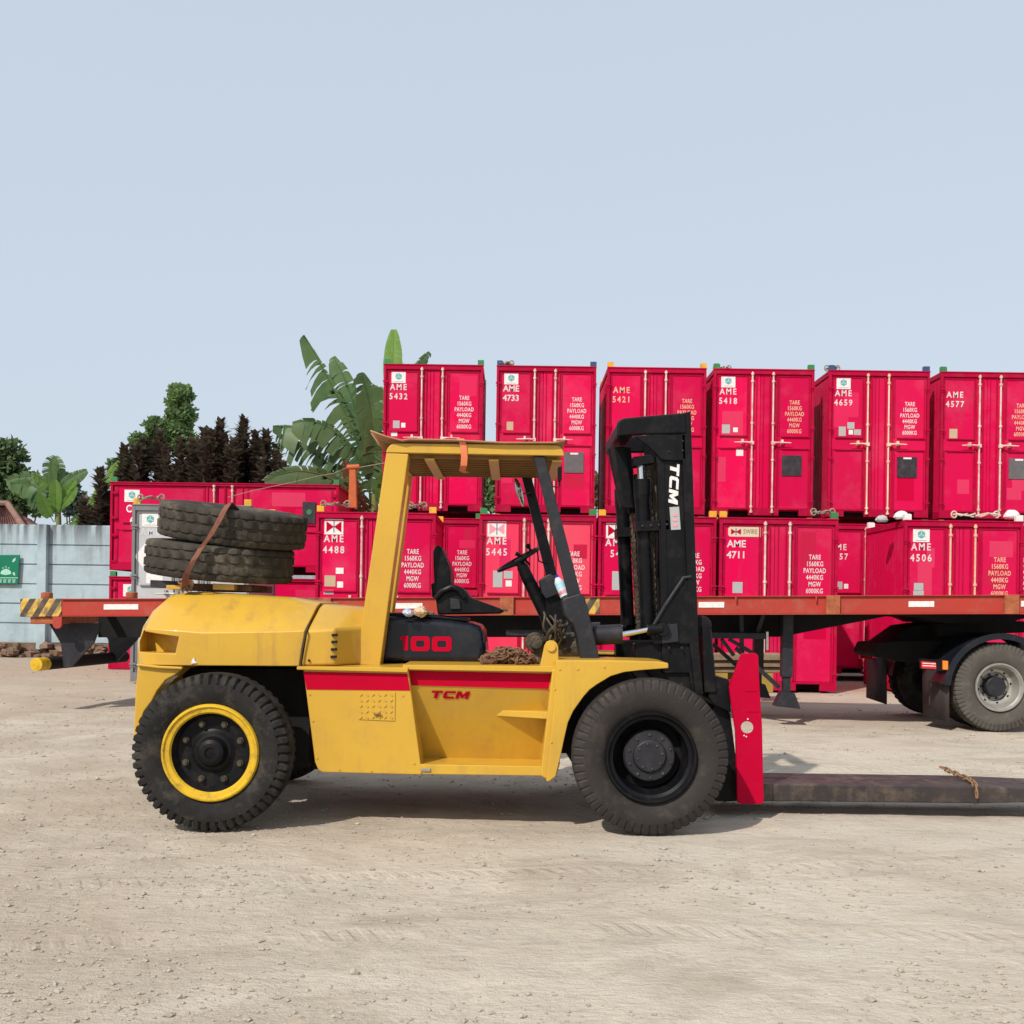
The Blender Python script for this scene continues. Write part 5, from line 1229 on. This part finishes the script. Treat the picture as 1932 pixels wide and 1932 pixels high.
q.pp([(1,1083),(2,1078),(6,1075),(11.5,1073),(17,1075),(20.5,1078),(21.5,1083),(11,1085)], SY-.005, SY-.001, SY)
q.build('people_pictogram', SGL, sg)
q = MB(); q.pp([(23,1060),(25,1055),(30,1052),(29,1058),(25,1061)], SY-.005, SY-.001, SY); q.pp([(24,1080),(28,1080),(29,1086),(25,1085)], SY-.005, SY-.001, SY); each(q, 'arrow_mark', SGL, sg)
# ------------------------------------------------------------- house roof behind the wall
hs_ = thing('house', (P(12,985,33)[0], 35, 0), 'low house with brownish red clay tile roof showing over the wall', 'house')
apx, apz = P(14, 955, 34.6)
q = MB(); hw, hd_, hz_ = 2.6, 3.0, 1.9
ap0, ap1 = Vector((apx-.6, 34.6, apz)), Vector((apx+.0, 34.6, apz))
bl = [Vector((apx-.6-hw, 32, apz-hz_)), Vector((apx+hw*.95, 32, apz-hz_)), Vector((apx+hw*.95, 37.2, apz-hz_)), Vector((apx-.6-hw, 37.2, apz-hz_))]
def tiles(q, a, b_, c_, d, nu=26, nv=9):   # a-b eaves, d-c ridge: rippled courses of tile
    g_ = []
    nrm = (b_-a).cross(d-a).normalized()
    for j in range(nv*3+1):
        for i in range(nu*4+1):
            u, v = i/(nu*4), j/(nv*3); p = a.lerp(b_, u).lerp(d.lerp(c_, u), v)
            g_.append(p + nrm*(.035*math.sin(u*nu*2*math.pi) - .05*((v*nv)%1)))
    n_ = nu*4+1; q.add(g_, [(j*n_+i, j*n_+i+1, (j+1)*n_+i+1, (j+1)*n_+i) for j in range(nv*3) for i in range(nu*4)])
tiles(q, bl[0], bl[1], ap1, ap0); tiles(q, bl[1], bl[2], ap1, ap1+Vector((0,.01,0)), 20, 9); tiles(q, bl[2], bl[3], ap0, ap1); tiles(q, bl[3], bl[0], ap0, ap0+Vector((0,.01,0)), 20, 9)
q.build('roof', ROOFT, hs_)
q = MB(); q.tube([bl[1]+Vector((0,0,.05)), ap1+Vector((0,0,.09))], .10, 8); q.tube([bl[0]+Vector((0,0,.05)), ap0+Vector((0,0,.09))], .10, 8); q.tube([ap0+Vector((0,0,.09)), ap1+Vector((0,0,.09))], .10, 8); q.build('ridge_tiles', mat('ridge_tile', (.26,.15,.115), .85, (.18,.10,.08), 4, .9, bump=.4), hs_)
q = MB(); q.box(bl[0].x+.4, bl[1].x-.4, 32.4, 36.8, 0, apz-hz_+.1); q.build('walls', mat('plaster', (.5,.48,.42), .8), hs_)
# ------------------------------------------------------------- plants
def bez(a, c, b_, t): return a*(1-t)**2 + c*2*t*(1-t) + b_*t*t
def banana_leaf(mb, a, c, b_, wd, seed=0, torn=.5, droop=.45, stem=.18, sides=(1,1)):
    rnd = random.Random(seed); a, c, b_ = map(Vector, (a, c, b_)); n = 34
    vw = Vector((0, -1, 0))
    up = Vector((0,0,1))
    pts = [bez(a, c, b_, i/n) for i in range(n+1)]
    mb.tube(pts[::3]+[pts[-1]], [wd*.07*(1-.8*i/(n//3+1)) for i in range(len(pts[::3])+1)], 5)
    for s_ in (-1, 1):
        sw_ = sides[0] if s_ < 0 else sides[1]
        i = int(n*stem); 
        while i < n:
            run = 1 if rnd.random() < torn*.7 else rnd.choice((2,3,5)); run = min(run, n-i)
            t0, t1 = i/n, (i+run)/n
            prof = lambda t: wd*max(0, math.sin(math.pi*min(1, (t-stem)/(1-stem)*.86+.10)))**.55
            d = (pts[min(i+run, n)]-pts[i]).normalized()
            side = d.cross(vw).normalized()*s_
            jag = (rnd.uniform(.60, 1.08) if torn > .3 else rnd.uniform(.94, 1.0))*sw_
            tw = rnd.uniform(-.5, .5)*torn; jit = rnd.random()
            cols = []
            for t, p in ((t0, pts[i]), ((t0+t1)/2, pts[i].lerp(pts[i+run], .5)), (t1, pts[i+run])):
                w_ = prof(t)*jag; row = []
                for k in range(4):
                    f = k/3
                    shrink = (t-(t0+t1)/2)*(1-.25*torn*f)
                    q_ = p + side*w_*f + d*(w_*f*(.40-.3*torn*jit)) - up*(droop+torn*jit*.5)*w_*f*f + vw*(.10*w_*math.sin(f*2.4)) + vw*(tw*w_*f)
                    row.append(q_ + (d*(-.17*torn*f*w_*(1 if t > (t0+t1)/2 else -1 if t < (t0+t1)/2 else 0))))
                cols.append(row)
            vs = [p for r_ in cols for p in r_]
            fs = [(r_*4+k, r_*4+k+1, (r_+1)*4+k+1, (r_+1)*4+k) for r_ in range(2) for k in range(3)]
            mb.add(vs, fs); i += run
def banana(base, top, Y, leaves, label, Yb=None, light=False, stem_r=.13):
    t = thing('banana_plant', tuple(P3(base[0], CY, Y)*1) if False else (P(base[0], CY, Y)[0], Y, 0), label, 'banana plant', 'banana plants behind the yard')
    b0 = Vector((P(base[0], CY, Y)[0], Y, 0)); tp = P3(*top, Y)
    MB().tube([b0, b0.lerp(tp, .5)+Vector((.05,0,0)), tp], [stem_r*1.2, stem_r, stem_r*.6], 12).build('trunk', BST, t)
    groups = {}
    for i, lf in enumerate(leaves):
        a, c, b_, wd, dy, torn, lm = lf[:7]
        q = MB(); banana_leaf(q, P3(*a, Y), P3(*c, Y+dy*.5), P3(*b_, Y+dy), wd*Y/F, seed=i*7+int(base[0]), torn=torn, sides=lf[7] if len(lf) > 7 else (1,1))
        q.build('leaf', lm, t, ang=60)
    return t
banana((712,1040), (706,930), 24.6, [
    ((708,935),(668,790),(573,632),44,-.3,1.0,LBAN,(1,.28)), ((704,920),(676,750),(629,673),30,.2,.35,LBAN,(.9,.7)), ((712,940),(712,790),(681,703),40,-.6,.5,LBAN,(.9,1)),
    ((712,945),(722,800),(690,722),38,.3,.45,LBAN), ((708,950),(720,870),(700,790),34,-.5,.4,LBAN),
    ((706,945),(630,800),(515,804),30,.4,.8,LBAN,(1,.5)), ((704,920),(640,772),(552,798),38,-.2,.35,LBAN,(1,.4)), ((706,955),(610,850),(522,822),30,.5,.8,LBAN),
    ((700,965),(600,850),(499,908),46,-.5,.2,LBAN,(.9,.5)), ((706,965),(650,860),(585,905),34,.3,.4,LBAN), ((700,975),(660,890),(618,935),30,-.2,.5,LBAN),
    ((706,985),(690,930),(655,985),26,.2,.3,LBAN), ((712,970),(735,920),(728,880),22,-.3,.3,LBAL),
    ((706,960),(668,930),(650,868),18,-.7,.9,LDRY), ((702,970),(672,950),(664,890),16,-.8,.9,LDRY), ((700,960),(690,870),(712,820),34,-.4,.5,LBAN)],
    'tall banana plant with torn arching leaves left of the upper containers')
banana((742,1000), (741,760), 26.5, [((741,780),(740,700),(743,622),19,0,.05,LBAL), ((741,790),(770,700),(810,664),15,.3,.4,LBAN), ((741,790),(780,690),(822,690),18,.3,.5,LBAN), ((741,800),(722,760),(716,730),20,0,.2,LBAL)],
    'banana plant with one upright light leaf rising behind container AME 5432')
banana((112,1040), (110,960), 29, [
    ((108,960),(112,880),(104,861),17,.1,.1,LBAN), ((108,930),(85,870),(104,862),16,-.2,.2,LBAN), ((108,925),(125,900),(164,887),13,0,.1,LBAN), ((108,930),(70,880),(12,908),22,.4,.4,LDRK),
    ((106,940),(90,905),(62,895),12,-.3,.6,LBAL), ((104,985),(106,930),(104,905),13,-.3,.05,LBAL), ((102,985),(85,960),(76,930),13,-.4,.1,LBAL), ((104,975),(120,930),(142,905),11,-.2,.2,LBAL), ((104,965),(130,940),(145,918),9,-.4,.3,LBAL),
    ((108,950),(60,900),(20,915),22,.3,.4,LBAN), ((104,960),(70,920),(50,940),20,.3,.3,LBAN)],
    'banana plant with bright upright leaves above the blue wall', stem_r=.11)
banana((165,1040), (160,985), 28.6, [((150,985),(190,920),(226,868),11,0,.15,LBAL), ((140,988),(170,955),(245,948),10,0,.3,LBAL), ((120,990),(160,965),(190,955),12,-.2,.3,LBAN), ((120,992),(150,985),(200,968),11,-.3,.3,LBAL)],
    'low banana plant with a long leaf slanting up beside the wide red container', stem_r=.08)
def straps(mb, c, n, ln, wd, up0, rnd, lean=Vector((0,0,0))):
    for i in range(n):
        a = rnd.uniform(0, 2*math.pi); el = up0 + rnd.uniform(-.25, .35)
        d = (Vector((math.cos(a)*math.cos(el), math.sin(a)*math.cos(el), math.sin(el)))+lean).normalized(); L2 = ln*rnd.uniform(.7, 1.15)
        side = d.cross(Vector((0,0,1))).normalized()*wd; p0 = Vector(c); p1 = p0+d*L2*.5; p2 = p0+d*L2-Vector((0,0,L2*.22))
        mb.add([p0-side*.3, p0+side*.3, p1+side, p1-side, p2], [(0,1,2,3), (3,2,4)])
rnd = random.Random(3)
for i, (px_, py_, lab) in enumerate(((234,843,'leftmost dark cordyline, with reddish top, above the wide red container'), (262,846,'dark cordyline second from the left behind the green bush'), (300,814,'red-topped dark cordyline in front of the tall green tree'), (341,829,'dark cordyline directly below the tall green tree'),
        (386,812,'dark cordyline with pinkish top just right of the tall green tree'), (416,796,'second tallest dark cordyline, with blunt grey-green top'), (460,790,'tallest dark cordyline with a red and yellow-green top'), (503,816,'dark cordyline with pointed crown near the banana leaves'), (522,851,'shortest dark cordyline, touching the banana leaves'), (440,838,'low dark cordyline between the two tallest ones'),
        (195,915,'dark cordyline at the left edge of the wide red container'), (365,850,'low dark cordyline in the middle of the row'))):
    Yp = 28.3+rnd.uniform(-.4, .4); top = P3(px_, py_, Yp); t = thing('cordyline', (top.x, Yp, 0), lab, 'shrub', 'dark cordylines behind the wide red containers')
    q = MB(); z = top.z; nb_ = 3
    stems = [(0,0)] + [(rnd.uniform(-.55,.55), rnd.uniform(-.4,.4)) for _ in range(6)]
    st_ = MB()
    for j, (dx, dy) in enumerate(stems):
        ztop = top.z - (.12 if j == 0 else rnd.uniform(.35, .95)); zlow = 2.2 if py_ < 900 else 1.2
        st_.tube([Vector((top.x, Yp, 0)), Vector((top.x+dx, Yp+dy, zlow)), Vector((top.x+dx, Yp+dy, ztop))], [.06,.045,.03], 6)
        zc = ztop
        while zc > zlow:
            straps(q, (top.x+dx, Yp+dy, zc), 10, .46 if ztop-zc > .25 else .34, .072, .95 if ztop-zc < .25 else .62, rnd); zc -= .10
    st_.build('trunk', BARK, t)
    q.build('leaves', LCOR, t, smooth=False)
    q = MB(); 
    for dz in (0, .06, .14): straps(q, (top.x, Yp, top.z-.20-dz), 8, .30, .066, 1.0-dz*2.5, rnd)
    q.build('young_leaves', LCRT if i in (0,2,4,6,7,10) else LCOR, t, smooth=False)
def tree(blobs, Y, base, lab, lm, n=2200, ls=.11, name='tree', cat='tree', grp=None, r_t=.09):
    b0 = Vector((P(base, CY, Y)[0], Y, 0)); t = thing(name, tuple(b0), lab, cat, grp); q = MB(); bk = MB(); R3 = random.Random(int(base)+n)
    tot = sum(b_[2]*b_[3] for b_ in blobs)
    for (px_, py_, rx, rz) in blobs:
        c = P3(px_, py_, Y); ax_, az_ = rx*Y/F, rz*Y/F; ay = (ax_+az_)/2
        bk.tube([b0, b0.lerp(c, .6)+Vector((.1,0,0)), c], [r_t, r_t*.6, .015], 6)
        k = int(n*rx*rz/tot); m_ = 0
        while m_ < k:
            v = Vector((R3.uniform(-1,1), R3.uniform(-1,1), R3.uniform(-1,1)))
            if v.length > 1.0 or v.length < .35*R3.random(): continue
            p = Vector((c.x+v.x*ax_, c.y+v.y*ay, c.z+v.z*az_))
            if noise.noise(p*2.3) < -.12 - .25*(1-v.length) : 
                if R3.random() < .8: continue
            if v.length > .8 and noise.noise(p*4.1) < .0: continue
            m_ += 1
            d = Vector((R3.uniform(-1,1), R3.uniform(-1,1), R3.uniform(-.5,1))).normalized(); s_ = d.cross(Vector((R3.uniform(-1,1), R3.uniform(-1,1), R3.uniform(-1,1)))).normalized()
            L2 = ls*R3.uniform(.6, 1.3); w_ = L2*.34
            q.add([p, p+d*L2*.5+s_*w_, p+d*L2, p+d*L2*.5-s_*w_], [(0,1,2,3)])
    bk.build('trunk', BARK, t); q.build('crown', lm, t, smooth=False)
    return t
tree([(339,752,27,22),(341,782,31,26),(336,812,30,26),(345,838,34,26),(339,735,20,10)], 29.6, 339, 'tall narrow green tree rising above the dark cordylines', LTRE, 9000, .125)
tree([(296,812,24,24),(302,835,24,28),(290,860,30,30)], 29.4, 296, 'bushy bright green tree left of the tall narrow one', LTRE, 5200, .12)
tree([(262,835,18,18),(264,856,18,20),(222,880,18,14),(232,895,24,16)], 29.0, 250, 'small light green bush at the left end of the cordyline row', LTRE, 3600, .13, 'bush', 'bush')
tree([(12,862,34,36),(5,905,50,50),(-40,880,60,70),(30,945,40,36),(75,945,45,32),(60,915,34,22)], 39.5, 0, 'dark leafy tree at the left edge above the tiled roof', LDRK, 9000, .24)
tree([(128,925,20,20),(138,948,26,26),(158,965,20,16),(120,905,12,10)], 55, 135, 'hazy blue-green tree far behind the banana plants', LFAR, 3500, .28)
tree([(182,972,16,16),(200,960,16,26),(165,980,14,10)], 29.6, 185, 'dark small bush on top of the wall beside the wide red container', LDRK, 2200, .15, 'bush', 'bush')
tree([(915,945,26,26),(905,915,16,26),(925,900,14,20)], 29, 915, 'bush seen through the gap between containers AME 5432 and AME 4733', LTRE, 1500, .2, 'bush', 'bush')
tree([(1130,930,14,40)], 29, 1130, 'bush seen in the gap left of the mast', LDRK, 500, .2, 'bush', 'bush')
